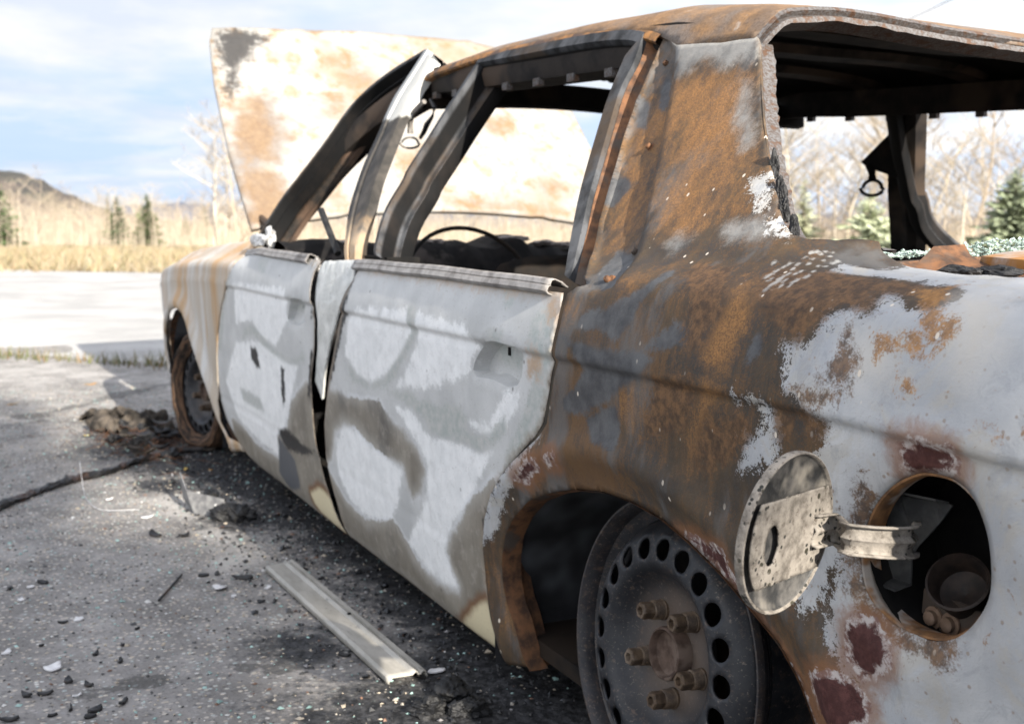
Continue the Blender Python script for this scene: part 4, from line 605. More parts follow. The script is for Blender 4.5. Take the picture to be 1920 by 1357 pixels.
# flange of the rear window on the pillar, wheel arch return flange, screws
wl3 = S3(resample(win[:11], 60)); jig = .0012 * np.random.default_rng(4).normal(size=60)[:, None] * np.array([0, 1, 0])
FLANGE = mat_simple('flaked_flange', (.115, .113, .115), (.062, .047, .040), 260, .6, (.075, .042, .026), .6, .3)
sub('window_flange', *strip3([wl3 + (0, 0, 0), wl3 + (.004, -.004, -.004), wl3 + (.004, -.010, -.008), wl3 + (.002, -.026, -.008) + jig, wl3 + (.004, -.027, -.012) + jig]), FLANGE, quarter)
ar3 = S3(resample(arch, 90)); ac = np.array([0., 0, .10]); rad = ar3 - ac; rad[:, 1] = 0; rad /= np.linalg.norm(rad, axis=1)[:, None]
inn = np.array([0, -1, 0.])
sub('arch_flange', *strip3([ar3 + (0, -.004, 0), ar3 - rad * .003 + inn * .012, ar3 - rad * .002 + inn * .035, ar3 + rad * .012 + inn * .040, ar3 + rad * .02 + inn * .06]), RUSTDK, quarter)
for x, s in OUT['screws']:
    p = S3([(x, s)])[0]; v, f = lathe([(0, .006), (.003, .006), (.0045, .004), (.0045, 0), (.008, -.001), (.009, -.006)], 10)
    nrm = Vector((0, .86, .51)); M = nrm.to_track_quat('Z', 'Y').to_matrix(); v = [np.array(M @ Vector(q)) + p - np.array(nrm) * .011 for q in v]; sub('screw', v, f, RUSTDK, quarter)
# char crust along the window edge
def rubble(name, pts, size, mat, parent, seed=0, flat=.6, amp=1.0):
    """one irregular lump"""
    bm = bmesh.new(); bmesh.ops.create_icosphere(bm, subdivisions=4, radius=1); r = np.random.default_rng(seed)
    V = np.array([v.co for v in bm.verts]); n = 1 + amp * (.55 * vnoise(V, 2.2, seed) + .35 * vnoise(V, 6, seed + 3) + .16 * vnoise(V, 15, seed + 4) + .10 * vnoise(V, 34, seed + 5)); V = V * n[:, None] * np.array(size) ; V[:, 2] *= flat
    F = [[v.index for v in f.verts] for f in bm.faces]; bm.free(); return mesh(name, V + np.array(pts), F, mat, parent, False)
for k, t in enumerate((.50, .58, .64, .70)):
    p = wl3[int(t * 59)]; rubble('char_crust', p + np.array([.004, -.008, .0]), (.006, .006, .017), CHAR, quarter, 100 + k, 1)

# trunk gutter, lid, deck filler panel between the window and the lid
gut = S3(win[10:] + [(-.75, .765), (-1.02, .75)]); g0 = resample(gut, 40)
sub('trunk_gutter', *strip3([g0 + (0, .002, -.002), g0 + (0, -.004, -.016), g0 + (0, -.035, -.022), g0 + (0, -.055, -.020), g0 + (0, -.075, -.004), g0 + (0, -.12, -.002)]), RUSTDK, car)
LID = G('trunk_lid_metal', .6, .3); n1 = LID.noise(7, 5, .65); n2 = LID.noise(60, 5, .7); c_ = LID.mix(LID.rng(n1, .42, .58), (.40, .39, .375), (.34, .16, .045)); c_ = LID.mix(LID.rng(n2, .5, .7, 0, .6), c_, (.17, .085, .035)); LID = LID.out(c_)
xs = np.linspace(-.285, -1.02, 26); rows = []
for x in xs:
    t = (x + .285) / (-1.02 + .285); hw = .645 - .02 * (1 - min(1, t * 6)) ** 2 * 2 - .03 * t; ys = np.linspace(-1, 1, 41); z = .699 - .028 * t - .010 * np.abs(ys) ** 6 + .004 * np.sin(ys * 5 + x * 9)
    r = np.stack([np.full(41, x), ys * hw, z], -1); r = np.vstack([r[:1] + (0, -.002, -.016), r, r[-1:] + (0, .002, -.016)]); rows.append(r)
rows = np.array(rows); rows = np.concatenate([rows[:1] + (.004, 0, -.014), rows])
lid = sub('trunk_lid', *grid(rows), LID, car); lid.modifiers.new('sheet', 'SOLIDIFY').thickness = .005
for k, (x, y, sx) in enumerate(((-.36, .675, .03), (-.335, .69, .022), (-.43, .66, .035), (-.47, .67, .03), (-.52, .68, .028), (-.60, .675, .03))):
    rubble('char_chunk', (x, y, .680), (sx, .012, .008), CHAR, car, 40 + k, .9)
sh = np.array([[(x, y, z) for y in np.linspace(-.70, .70, 30)] for x, z in ((.02, .64), (-.17, .655), (-.185, .685), (-.26, .690), (-.275, .67))]); sh[..., 2] += .004 * np.sin(sh[..., 1] * 14)
sub('parcel_shelf', *grid(sh), RUSTDK, car)
sub('trunk_wall', *join(boxvf(-1.0, -.10, -.70, .62, .10, .12), boxvf(-.12, -.10, -.78, .78, .10, .64), boxvf(-1.04, -1.02, -.80, .80, .12, .66)), SOOTM, car, False)

# fuel filler: pocket, bracket, neck, plate with bolts
fc = S3([tuple(fuel.mean(0))])[0]
v, f = lathe([(.072, -.012), (.078, -.03), (.080, -.10), (.0, -.105)], 32); rotY = Matrix.Rotation(math.radians(-90), 3, 'X')
pk = [np.array(rotY @ Vector(q)) for q in v]; sub('fuel_pocket', [q + fc for q in pk], f, SOOTM, car)
nk = np.array([-.474, .83, .427]); nd = Vector((-.25, .62, .55)).normalized(); M = nd.to_track_quat('Z', 'Y').to_matrix()
v, f = lathe([(.020, -.08), (.0215, -.012), (.026, -.004), (.0268, .001), (.0245, .002), (.0215, -.006), (.0200, -.02), (.0, -.026)], 32)
NECK = mat_simple('brown_filler_neck', (.012, .009, .008), (.032, .021, .016), 60, .6)
sub('fuel_neck', [np.array(M @ Vector(q)) + nk for q in v], f, NECK, car)
BRK = mat_simple('grey_hinge_bracket', (.028, .029, .03), (.06, .06, .058), 50, .7, (.05, .035, .028))
bo = densify([(-.372, .486), (-.463, .491), (-.452, .474), (-.440, .459), (-.430, .447), (-.4235, .437), (-.424, .409), (-.372, .402)], .004)
P2, Fc = cdt([tuple(p) for p in bo], loop_edges(0, len(bo)), lambda c: pip(c, bo))
yb = .832 - .16 * (P2[:, 0] + .372) ** 2 * 4; nb_ = len(P2); Vb = [(p[0], y, p[1]) for p, y in zip(P2, yb)]
lip = [(x, y2, z2) for x in np.linspace(-.375, -.424, 8) for y2, z2 in ((.8315, .4095), (.850, .4065))]; lip2 = [(x, y2, z2) for x in np.linspace(-.375, -.460, 8) for y2, z2 in ((.830, .486 + (-.375 - x) * .06), (.846, .490 + (-.375 - x) * .06))]
lf = [(2 * i, 2 * i + 2, 2 * i + 3, 2 * i + 1) for i in range(7)]
sub('hinge_bracket', *join((Vb, Fc), (lip, lf), (lip2, lf)), BRK, car, False).modifiers.new('sheet', 'SOLIDIFY').thickness = .002
pv = [(-.430, .822, .408), (-.428, .822, .366), (-.462, .822, .366), (-.495, .822, .405)]; pv += [(x, y - .004, z) for x, y, z in pv]; pl = sub('filler_plate', pv, [(0, 1, 2, 3), (7, 6, 5, 4), (0, 4, 5, 1), (1, 5, 6, 2), (2, 6, 7, 3), (3, 7, 4, 0)], RUSTDK, car, False)
for q in ((-.444, .8225, .386), (-.463, .8225, .386)):
    v, f = lathe([(.010, 0), (.010, .002), (.0065, .0025), (.0065, .007), (.004, .0085), (0, .0085)], 12); sub('bolt', [np.array(rotY @ Vector(p)) * (1, 1, 1) + np.array(q) for p in v], f, mat_simple('rusty_bolt', (.14, .09, .06), (.22, .15, .11), 60), pl)
# fuel flap, swung out on its gooseneck arm
FLAP = G('ashy_fuel_flap', .7, .3); n1 = FLAP.noise(55, 6, .7); n2 = FLAP.vor(150, 'F1'); n3 = FLAP.noise(160, 5, .7); gate = FLAP.noise(30, 3)
cc = FLAP.mix(FLAP.rng(n1, .32, .62), (.10, .088, .075), (.25, .225, .195)); cc = FLAP.mix(FLAP.rng(n3, .56, .66, 0, .9), cc, (.09, .075, .062)); n4 = FLAP.vor(85, 'F1'); cc = FLAP.mix(FLAP.math('MULTIPLY', FLAP.rng(n2, .30, .22), FLAP.rng(gate, .46, .52)), cc, (.025, .025, .022)); cc = FLAP.mix(FLAP.math('MULTIPLY', FLAP.rng(n4, .26, .20), FLAP.rng(gate, .52, .57)), cc, (.035, .032, .022)); FLAP.bump(n1, .8, .003); FLAP = FLAP.out(cc)
FLAPDK = mat_simple('black_flap_skin', (.025, .026, .027), (.10, .095, .09), 45, .5, (.24, .22, .19), .8)
th, ti = -.336, -.095; n3v = Vector((-math.cos(th) * math.cos(ti), math.sin(th) * math.cos(ti), math.sin(ti))); hv = n3v.cross(Vector((0, 0, 1))).normalized(); vv = hv.cross(n3v); fc3 = Vector((-.4157, .9678, .4712))
# local frame: h to the right in the photo? keep h pointing rearward-inward, n towards the viewer
if hv.y > 0: hv = -hv
def L3(a, b, d): return np.array(fc3 + hv * a + vv * b + n3v * d)
R0 = .0690
Mf = lambda q: L3(q[0], q[1], q[2])
v, f = lathe([(0, -.0005), (.062, -.0005), (.0655, .001), (.0665, .003), (.0685, .004), (R0, .002), (.0685, -.003), (.060, -.005), (0, -.006)], 56)
flap = sub('fuel_flap', [Mf(q) for q in v], f, FLAPDK, car)
v, f = lathe([(.0660, .001), (.0668, .0040), (.0680, .0052), (.0692, .0044), (.0697, .0015), (.0690, -.003)], 56); sub('flap_rim', [Mf(q) for q in v], f, FLAP, flap)
# stamped inner plate with a round hole, clipped by the disc
pts = []; ed = []
ring = [(.0615 * math.cos(t), .0615 * math.sin(t)) for t in np.linspace(0, 6.2832, 65)[:-1]]
plate = [p for p in ring if -.040 < p[1] < .036]; plate = sorted(plate, key=lambda p: math.atan2(p[1], p[0]))
plate = densify(plate, .003); hole = [(-.030 + .0105 * math.cos(t), -.004 + .0175 * math.sin(t)) for t in np.linspace(0, 6.2832, 25)[:-1]]; hole = np.array(hole)
gx, gy = np.meshgrid(np.arange(-.06, .061, .004), np.arange(-.04, .037, .004)); Gp = np.stack([gx.ravel(), gy.ravel()], -1); Gp = Gp[pip(Gp, plate) & ~pip(Gp, hole)]; Gp = Gp[(pdist(Gp, plate, True) > .0015) & (pdist(Gp, hole, True) > .0015)]
P2, Fc = cdt([tuple(p) for p in np.vstack([plate, hole, Gp])], loop_edges(0, len(plate)) + loop_edges(len(plate), len(hole)), lambda c: pip(c, plate) & ~pip(c, hole))
zz = .006 + .0007 * vnoise(P2, 150, 3) + .004 * np.exp(-((P2[:, 1] + .005) / .014) ** 2) * sm(.0, .05, P2[:, 0])
o = sub('stamped_plate', [L3(p[0], p[1], z) for p, z in zip(P2, zz)], Fc, FLAP, flap); m = o.modifiers.new('sheet', 'SOLIDIFY'); m.thickness = .0018; m.offset = 0
# gooseneck arm
p0 = L3(.030, -.002, .008); p1 = L3(.062, -.004, .012); p2 = np.array([-.437, .918, .466]); p3 = np.array([-.452, .893, .464]); p4 = np.array([-.455, .868, .462]); p5 = np.array([-.440, .850, .460])
path = smoothline([p0, p1, (p1 + p2) / 2 + np.array([-.006, 0, 0]), p2, p3, p4, p5], 26); rows = []; prev_n = np.array(n3v)
for i, p in enumerate(path):
    t = path[min(i + 1, 25)] - path[max(i - 1, 0)]; t /= np.linalg.norm(t); b = np.array([0, 0, 1.]) - t * t[2]; b /= np.linalg.norm(b); nn = np.cross(b, t)
    if nn @ prev_n < 0: nn = -nn
    prev_n = nn; w = .0135 - .001 * math.sin(i / 25 * 3); rows.append([p + b * w + nn * .007, p + b * w * .97 + nn * .0015, p + b * w * .85, p + b * .005, p + nn * .0045, p - b * .006, p - b * w * .85, p - b * w * .97 + nn * .0015, p - b * w + nn * .007])
o = sub('hinge_arm', *grid(np.array(rows)), FLAP, flap); m = o.modifiers.new('sheet', 'SOLIDIFY'); m.thickness = .0016; m.offset = 0

# ------------------------------------------------------------------ doors
ARGS = dict(step=.010)
def handle_disp(P, poly, depth=.026): return -depth * sm(-.001, .005, sdf(P, np.array(poly)))
def d_disp(seed, handle):
    def f(P):
        d = bumps(P, .0013, seed) + handle_disp(P, handle)
        d += crease(P)
        d += -.0022 * np.exp(-((P[:, 1] - .20) / .004) ** 2)
        return d
    return f
rh, fh = OUT['rear_handle'], OUT['front_handle']
def hpts(poly, h):
    L = crease_pts(poly); return L[~pip(L, np.asarray(h)) & (pdist(L, np.asarray(h), True) > .006)]
rear_door = panel('rear_door', OUT['rear_door'], [], [rh, inset(rh, .003), inset(rh, .007)], .0095, d_disp(21, rh), ST['rd'], None, car, SOOTM, .0012, rim_in=True, extra=hpts(OUT['rear_door'], rh))
rear_door.data.materials.clear(); rear_door.data.materials.append(mat_door('scorched_rear_door', 0.0)); rear_door.data.materials.append(SOOTM)
if 'S' not in ST['rd']: fattr(rear_door, 'S', np.full(len(rear_door.data.vertices), -1.0))
front_door = panel('front_door', OUT['front_door'], [], [fh, inset(fh, .004)], .0115, d_disp(31, fh), ST['fd'], None, car, SOOTM, .0012, rim_in=True, extra=hpts(OUT['front_door'], fh))
front_door.data.materials.clear(); front_door.data.materials.append(mat_door('scorched_front_door', 5.3)); front_door.data.materials.append(SOOTM)
for dr, pts in ((rear_door, ((.331, .536, .005, .006), (.2755, .534, .0055, .007))), (front_door, ((1.372, .528, .008, .006), (1.322, .527, .008, .006)))):
    for x, s, a, b in pts:
        p = S3([(x, s)])[0]; v = [p + np.array([a * .7 * cx, -.0248, b * cz]) for cx, cz in ((-1, -1), (1, -1), (1, 1), (-1, 1))]; v += [q + np.array([0, -.004, 0]) for q in v]
        sub('latch_slot', v, [(0, 1, 2, 3), (0, 1, 5, 4), (1, 2, 6, 5), (2, 3, 7, 6), (3, 0, 4, 7)], SOOTM, dr, False)
# pillar skin between the doors
PSK = G('crumpled_pillar_skin', .38, .5); n1 = PSK.noise(30, 6, .65); n2 = PSK.noise(110, 5, .7); cc = PSK.mix(PSK.rng(n1, .35, .65), (.50, .505, .48), (.66, .66, .63)); cc = PSK.mix(PSK.rng(n2, .6, .7, 0, .8), cc, (.12, .10, .08)); PSK.bump(n1, .8, .006); PSK = PSK.out(cc)
panel('pillar_skin', [p for p in OUT['pillar_skin'] if p[1] > .33], [], [], .009, lambda P: -.002 + bumps(P, .004, 77), {}, PSK, car, SOOTM, .004)
o = sub('door_pillar', *join(boxvf(.99, 1.30, .70, .805, .06, .60), boxvf(1.0, 1.16, .73, .80, .58, .66)), SOOTM, car, False)
# belt mouldings
def sweep_profile(path, prof, nrm, upv):
    path = np.asarray(path); nrm = np.array(nrm); upv = np.array(upv); return grid(np.array([[p + nrm * a + upv * b for a, b in prof] for p in path]))
def belt(name, pts, parent, seed):
    P = resample(S3(pts), 40); P[:, 2] += .0006 * np.sin(np.arange(40) * .4 + seed)
    o = sub(name, *sweep_profile(P, [(-.02, .006), (-.008, .0095), (.003, .0095), (.0065, .007), (.007, .002), (.0055, 0), (.008, -.002), (.0085, -.008), (.005, -.010), (-.004, -.0095)], (0, .93, .37), (0, -.37, .93)), TRIM, parent)
    m = o.modifiers.new('sheet', 'SOLIDIFY'); m.thickness = .0015; return o
belt('belt_moulding', [(.985, .640), (.85, .642), (.70, .642), (.45, .641), (.178, .637)], rear_door, 0)
belt('belt_moulding', [(1.975, .655), (1.75, .650), (1.5, .645), (1.30, .643)], front_door, 3)
# window frames (ribbed channels)
NRM = np.array([0, .86, .51])
def ribbon(A, B, prof, n):
    A = smoothline(A, n) if len(A) > 2 else resample(A, n); B = smoothline(B, n) if len(B) > 2 else resample(B, n)
    return grid(np.array([[a + (b - a) * w + NRM * d for w, d in prof] for a, b in zip(A, B)]))
PF = [(0, -.06), (0, -.004), (.002, .002), (.020, .004), (.024, -.002), (.026, -.022), (.030, -.040), (.036, -.042), (.044, -.042), (.046, -.050), (.048, -.066), (.046, -.070), (.02, -.070), (0, -.06)]
PT = [(0, -.03), (0, -.002), (.003, .003), (.022, .004), (.025, -.003), (.027, -.030), (.030, -.046), (.034, -.047), (.036, -.060), (.02, -.065), (0, -.03)]
PR = [(0.0, -.04), (0.0, -.010), (.06, -.002), (.10, .004), (.92, .006), (1.0, .002), (1.0, -.03), (.5, -.045), (0.0, -.04)]
def channel(path, prof, lat, n):
    P = smoothline(path, n); lat = np.array(lat, float); lat /= np.linalg.norm(lat); return grid(np.array([[p + lat * a + NRM * d for a, d in prof] for p in P]))
fo, fi = F3['rear_frame_outer'], F3['rear_frame_inner']
V1 = channel(fo[0:10], PF, (-1, 0, -.12), 30); V2 = channel(fo[9:15], PT, (0, .51, -.86), 26); V3 = ribbon(fo[14:], fi[8:], PR, 30)
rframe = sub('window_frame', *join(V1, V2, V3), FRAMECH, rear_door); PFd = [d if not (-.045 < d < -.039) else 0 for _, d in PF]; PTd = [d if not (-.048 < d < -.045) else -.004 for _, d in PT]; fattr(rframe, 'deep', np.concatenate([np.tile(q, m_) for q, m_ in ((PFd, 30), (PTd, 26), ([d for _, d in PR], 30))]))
# loose flange behind the rear upright
jr = np.array(smoothline(fo[14:], 30)); sub('rubber_channel', *strip3([jr + NRM * -.004, jr + np.array([-.010, 0, 0]) - NRM * .016, jr + np.array([-.028, 0, 0]) - NRM * .028, jr + np.array([-.05, 0, 0]) - NRM * .034]), RUSTDK, rear_door)
ao, ai = np.array(F3['a_outer']), np.array(F3['a_inner'])
LA = (-.62, .25, -.62)
PA = [(0, -.05), (0, -.004), (.003, .003), (.016, .004), (.020, -.006), (.023, -.024), (.030, -.026), (.032, -.016), (.038, -.016), (.039, -.046), (.02, -.052), (0, -.05)]
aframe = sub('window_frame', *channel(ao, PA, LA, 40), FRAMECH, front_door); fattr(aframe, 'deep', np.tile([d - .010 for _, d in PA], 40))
PB = [(0.0, -.055), (.030, -.052), (.036, -.056), (.040, -.066), (.050, -.068), (.052, -.080), (.03, -.085), (0, -.055)]
RP = mat_simple('rusty_pillar', (.010, .009, .008), (.035, .025, .018), 30, .8, (.07, .043, .028))
sub('windshield_pillar', *channel(ao, PB, LA, 40), RP, car)
ul, ur = np.array(F3['fr_upright_l']), np.array(F3['fr_upright_r'])
UPM = G('bent_upright_steel', .7, .25); n1 = UPM.noise(26, 5); z = UPM.N.new('ShaderNodeSeparateXYZ'); UPM.L.new(UPM.pos, z.inputs[0]); cc = UPM.mix(UPM.rng(n1, .3, .7), (.025, .024, .023), (.065, .058, .052))
cc = UPM.mix(UPM.rng(UPM.math('ADD', z.outputs[2], UPM.math('MULTIPLY', n1, .04)), .985, .995), cc, (.44, .44, .42)); cc = UPM.mix(UPM.rng(UPM.math('ADD', z.outputs[2], UPM.math('MULTIPLY', n1, .1)), .80, .74), cc, UPM.mix(n1, (.30, .17, .07), (.36, .32, .26))); UPM.bump(n1, .3, .003); UPM = UPM.out(cc)
sub('bent_upright', *ribbon(ul, ur, [(0, -.02), (0, .0), (.06, .004), (.28, .004), (.33, -.004), (.37, -.006), (.42, .002), (.9, .004), (1, .0), (1, -.022), (.5, -.014), (0, -.02)], 40), UPM, front_door)
st = np.array(F3['stick']); v, f = tube(resample(st, 6), [.0085] * 6, 6); sub('regulator_stick', v, f, FRAMEDK, front_door, False)
# mirror mount flap, melted
MELT = mat_simple('melted_aluminium', (.42, .42, .42), (.62, .62, .61), 30, .3, (.2, .19, .18), .9, .6)
rubble('melted_mount', (1.98, .815, .682), (.085, .012, .016), MELT, front_door, 5, 1, .8)
rubble('melted_mount', (1.90, .80, .69), (.03, .010, .028), MELT, front_door, 6, 1, .8)
rubble('melted_drip', (1.27, .862, .632), (.012, .01, .018), MELT, front_door, 8, 1)

# ------------------------------------------------------------------ front fender
fdl = [(x + .012, s) for x, s in OUT['front_door'][:12]]; fa = [tuple(p) for p in OUT['fender_arch']]
f_out = [(2.06, .80), (2.06, .70)] + fdl[1:] + [(2.15, .055), (2.235, .05)] + fa + [(3.262, .13), (3.25, .06), (3.4, .06), (3.58, .10), (3.60, .30), (3.60, .55), (3.57, .66), (3.40, .76), (2.9, .79), (2.4, .80)]
def f_disp(P):
    da = pdist(P, fa); return bumps(P, .002, 51) + np.where(P[:, 1] < .55, .022 * np.exp(-((da - .02) / .035) ** 2), 0) + .003 * np.exp(-((P[:, 1] - .556) / .008) ** 2)
FEN = G('streaked_fender', .58, .3); ns = FEN.noise(1, 5, .6, FEN.map((9, 9, .8))); ns2 = FEN.noise(1, 6, .7, FEN.map((14, 14, 1.2), (3, 0, 0)), .8); nf = FEN.noise(70, 5, .7)
cc = FEN.mix(FEN.rng(ns, .38, .55), (.53, .52, .50), (.42, .36, .29)); cc = FEN.mix(FEN.rng(FEN.math('ADD', FEN.math('MULTIPLY', ns2, .4), FEN.math('MULTIPLY', FEN.noise(3.2, 4, .6, FEN.map((1, 1, .35))), .6)), .47, .60, 0, .85), cc, (.42, .24, .09)); cc = FEN.mix(FEN.rng(ns2, .36, .22, 0, .8), cc, (.19, .16, .14)); cc = FEN.mix(FEN.rng(nf, .6, .72, 0, .6), cc, (.22, .12, .06)); FEN.bump(nf, .15, .002); FEN = FEN.out(cc)
fender = panel('front_fender', f_out, [], [[tuple(p) for p in resample(fa, 60)]], .014, f_disp, {}, FEN, car, SOOTM, .005)
fa3 = S3(resample(fa, 60)); sub('arch_flange', *strip3([fa3 + (0, 0, 0), fa3 + (0, -.02, 0), fa3 + (0, -.06, .004)]), RUSTDK, fender)
bm_ = []
for y in np.linspace(-.83, .83, 30):
    t = abs(y) / .83; x = 3.70 - .02 * t - .30 * t ** 6; bm_.append([(x - .10, y, .36), (x - .02, y, .36), (x, y, .345), (x + .006, y, .30), (x, y, .25), (x - .03, y, .19), (x - .12, y, .16)])
sub('front_bumper', *grid(np.array(bm_)), mat_simple('burnt_bumper', (.16, .11, .08), (.36, .30, .24), 12, .7, (.06, .04, .03)), car)
# hood, hinged open at the cowl
hP0 = np.array([2.52, 0, .711]); hE = np.array([3.19 - 2.52, 0, 1.43 - .711]); hL = np.linalg.norm(hE); hE /= hL; hN = np.array([-hE[2], 0, hE[0]])
nu, nv = 61, 45; Pg = np.zeros((nv, nu, 3)); PG2 = np.zeros((nv, nu, 2))
for i, b in enumerate(np.linspace(0, 1, nv)):
    for j, a in enumerate(np.linspace(-1, 1, nu)):
        hw = np.interp(b, [0, .35, .7, .93, 1], [.70, .715, .71, .69, .672]); y = a * hw; lo = .085 * (1 - a * a); hi = 1.0 + .03 * (1 - a * a) + .004 * math.sin(a * 9)
        vlen = lo + (hi * hL - lo) * b; crown = .030 * (1 - abs(a) ** 2.6) * math.sin(min(1, b * 1.15 + .1) * 2.2) + .008 * math.exp(-((abs(a) - .52) / .03) ** 2) - .006 * math.exp(-((b - .97) / .03) ** 2) + .005 * math.sin(a * 4 + b * 3) * b
        Pg[i, j] = hP0 + hE * vlen + np.array([0, y, 0]) + hN * crown; PG2[i, j] = (y, vlen)
HV, HF = grid(Pg); P2h = PG2.reshape(-1, 2)
HM = G('scorched_hood', .6, .3); nb = HM.noise(4, 5, .6); nm = HM.noise(14, 6, .65); nf = HM.noise(50, 6, .7); cc = HM.mix(HM.rng(nb, .3, .7), (.21, .20, .185), (.31, .302, .285))
cc = HM.mix(HM.rng(nm, .50, .66, 0, .6), cc, (.24, .15, .07)); big = HM.noise(2.6, 5, .65); cc = HM.mix(HM.rng(big, .48, .70, 0, .6), cc, (.20, .125, .055)); cc = HM.mix(HM.rng(HM.noise(30, 6, .75, None, 1.0), .55, .68, 0, .5), cc, (.20, .13, .07)); cc, _ = HM.layer(cc, 'G', (.13, .13, .135), nm, 1.5, .6, .7); cc, _ = HM.layer(cc, 'R', HM.mix(HM.rng(nf, .3, .7), (.20, .125, .06), (.13, .075, .035)), nm, 1.9, 1.0, .75); cc, _ = HM.layer(cc, 'K', HM.mix(nf, (.012, .012, .013), (.05, .047, .045)), HM.math('ADD', HM.math('MULTIPLY', nm, .5), HM.math('MULTIPLY', nf, .5)), 2.0, .5, .95)
cc = HM.mix(HM.rng(nf, .62, .72, 0, .6), cc, (.25, .13, .06)); HM.bump(nm, .25, .004); HM = HM.out(cc)
hood = sub('hood', HV, HF, HM, car); hood.data.materials.append(INNER)
for k, polys in HOOD_STAIN_SHADE.items(): fattr(hood, k, layer_attr(P2h, polys, .05))  # scorch stains; towards the left edge they also paint in the cast shade
m = hood.modifiers.new('sheet', 'SOLIDIFY'); m.thickness = .018; m.offset = -1; m.material_offset = 1
m.offset = -1
for y in (.66, -.66):
    v, f = tube([(2.20, y, .60), (2.34, y, .70), (2.56, y * 1.0, .745)], .011, 6); sub('hood_hinge', v, f, FRAMEDK, car)

# ------------------------------------------------------------------ roof
side = [(.331, 1.089), (.387, 1.104), (.480, 1.118), (.588, 1.131), (.75, 1.140), (.915, 1.145), (1.1, 1.148), (1.3, 1.150), (1.40, 1.155)]
r_out = [(.086, 1.0615), (.156, 1.0605), (.272, 1.0665)] + side + [(1.43, 1.25), (1.455, 1.45), (1.46, SARC[-1]), (.055, SARC[-1]), (.062, 1.45), (.070, 1.25), (.074, 1.12)]
RM = G('rusted_roof', .6, .3); nb = RM.noise(5, 5, .6); nm = RM.noise(22, 6, .65); sp = RM.noise(260, 4, .7); cc = RM.mix(RM.rng(nm, .35, .65), (.13, .078, .04), (.27, .15, .062)); cc = RM.mix(RM.rng(nb, .44, .60, 0, .8), cc, (.16, .14, .125)); cc = RM.mix(RM.rng(sp, .42, .66, 0, .6), cc, (.06, .036, .022)); cc = RM.mix(RM.rng(nm, .64, .72, 0, .6), cc, (.42, .38, .34)); RM.bump(sp, .3, .002); RM = RM.out(cc)
roof = panel('roof', r_out, [], [], .017, lambda P: bumps(P, .0012, 61) * np.clip((SARC[-1] - P[:, 1]) / .05, 0, 1), {}, RM, car, SOOTM, .012, mirror=True)
sd = S3(smoothline(side, 60))
LIP = mat_simple('rusty_drip_lip', (.14, .075, .03), (.34, .16, .05), 60, .65, (.08, .05, .035), .4)
for k in (1, -1):
    q = sd * (1, k, 1); kk = np.array([1, k, 1]); sub('drip_lip', *strip3([q + (0, 0, .002), q + np.array([0, .006, -.004]) * kk, q + np.array([0, .009, -.010]) * kk, q + np.array([0, .006, -.014]) * kk, q + np.array([0, -.012, -.018]) * kk, q + np.array([0, -.03, -.022]) * kk]), LIP, roof)
back = S3(smoothline([(.086, 1.0615), (.074, 1.12), (.070, 1.25), (.062, 1.45), (.055, SARC[-1])], 40)); back = np.vstack([back, back[::-1][1:] * (1, -1, 1)]); jg = .0009 * np.random.default_rng(5).normal(size=len(back))[:, None] * np.array([0, 0, 1])
sub('window_header', *strip3([back + (0, 0, .001), back + (-.005, 0, -.004), back + (.002, 0, -.010), back + (-.008, 0, -.013), back + (-.010, 0, -.020) + jg, back + (.03, 0, -.026)]), FLANGE, roof)
# inner structure of the roof: side rails, bows, windshield header
for k in (1, -1):
    P = [(.17, .585, .968), (.25, .58, .985), (.35, .575, 1.0), (.7, .56, 1.02), (1.1, .55, 1.04), (1.42, .53, 1.055), (1.72, .545, 1.01), (1.92, .62, .90), (2.04, .74, .72)]
    P = smoothline(np.array(P) * (1, k, 1), 60); o = sub('side_rail', *sweep_profile(P, [(-.045, -.035), (.02, -.03), (.028, -.005), (.02, .028), (-.045, .03), (-.045, -.035)], (0, k, 0), (0, 0, 1)), INNER, car)
    for j in range(10):
        p = P[6 + j * 4]; sub('rail_tab', *boxvf(p[0] - .012, p[0] + .012, p[1] + k * .018 - .006, p[1] + k * .018 + .006, p[2] - .042, p[2] - .028), FLANGE, o, False)
for x, zz in ((.40, -.005), (.78, -.004), (1.10, -.004)):
    ys = np.linspace(-.54, .54, 31); base = surf(np.full(31, x), np.interp(-np.abs(ys), -CTRL[::1, 0], SARC)); P = np.stack([np.full(31, x), ys, base[:, 2] - .018 + zz - .012 * np.cos(ys * 2.8)], -1)
    sub('roof_bow', *sweep_profile(P, [(-.04, .012), (-.03, -.004), (.03, -.004), (.04, .012)], (1, 0, 0), (0, 0, 1)), INNER, roof)
ys = np.linspace(-.56, .56, 31); P = np.stack([1.43 + .03 * (1 - (ys / .56) ** 2), ys, 1.040 + 0 * ys + .006 * np.sin(ys * 7) - .012 * (ys / .56) ** 2 - .008 * (ys < 0) * np.abs(ys)], -1)
sub('windshield_header', *sweep_profile(P, [(-.04, .03), (-.045, -.024), (-.02, -.03), (.04, -.02), (.04, .03), (-.04, .03)], (1, 0, 0), (0, 0, 1)), SOOTM, car)
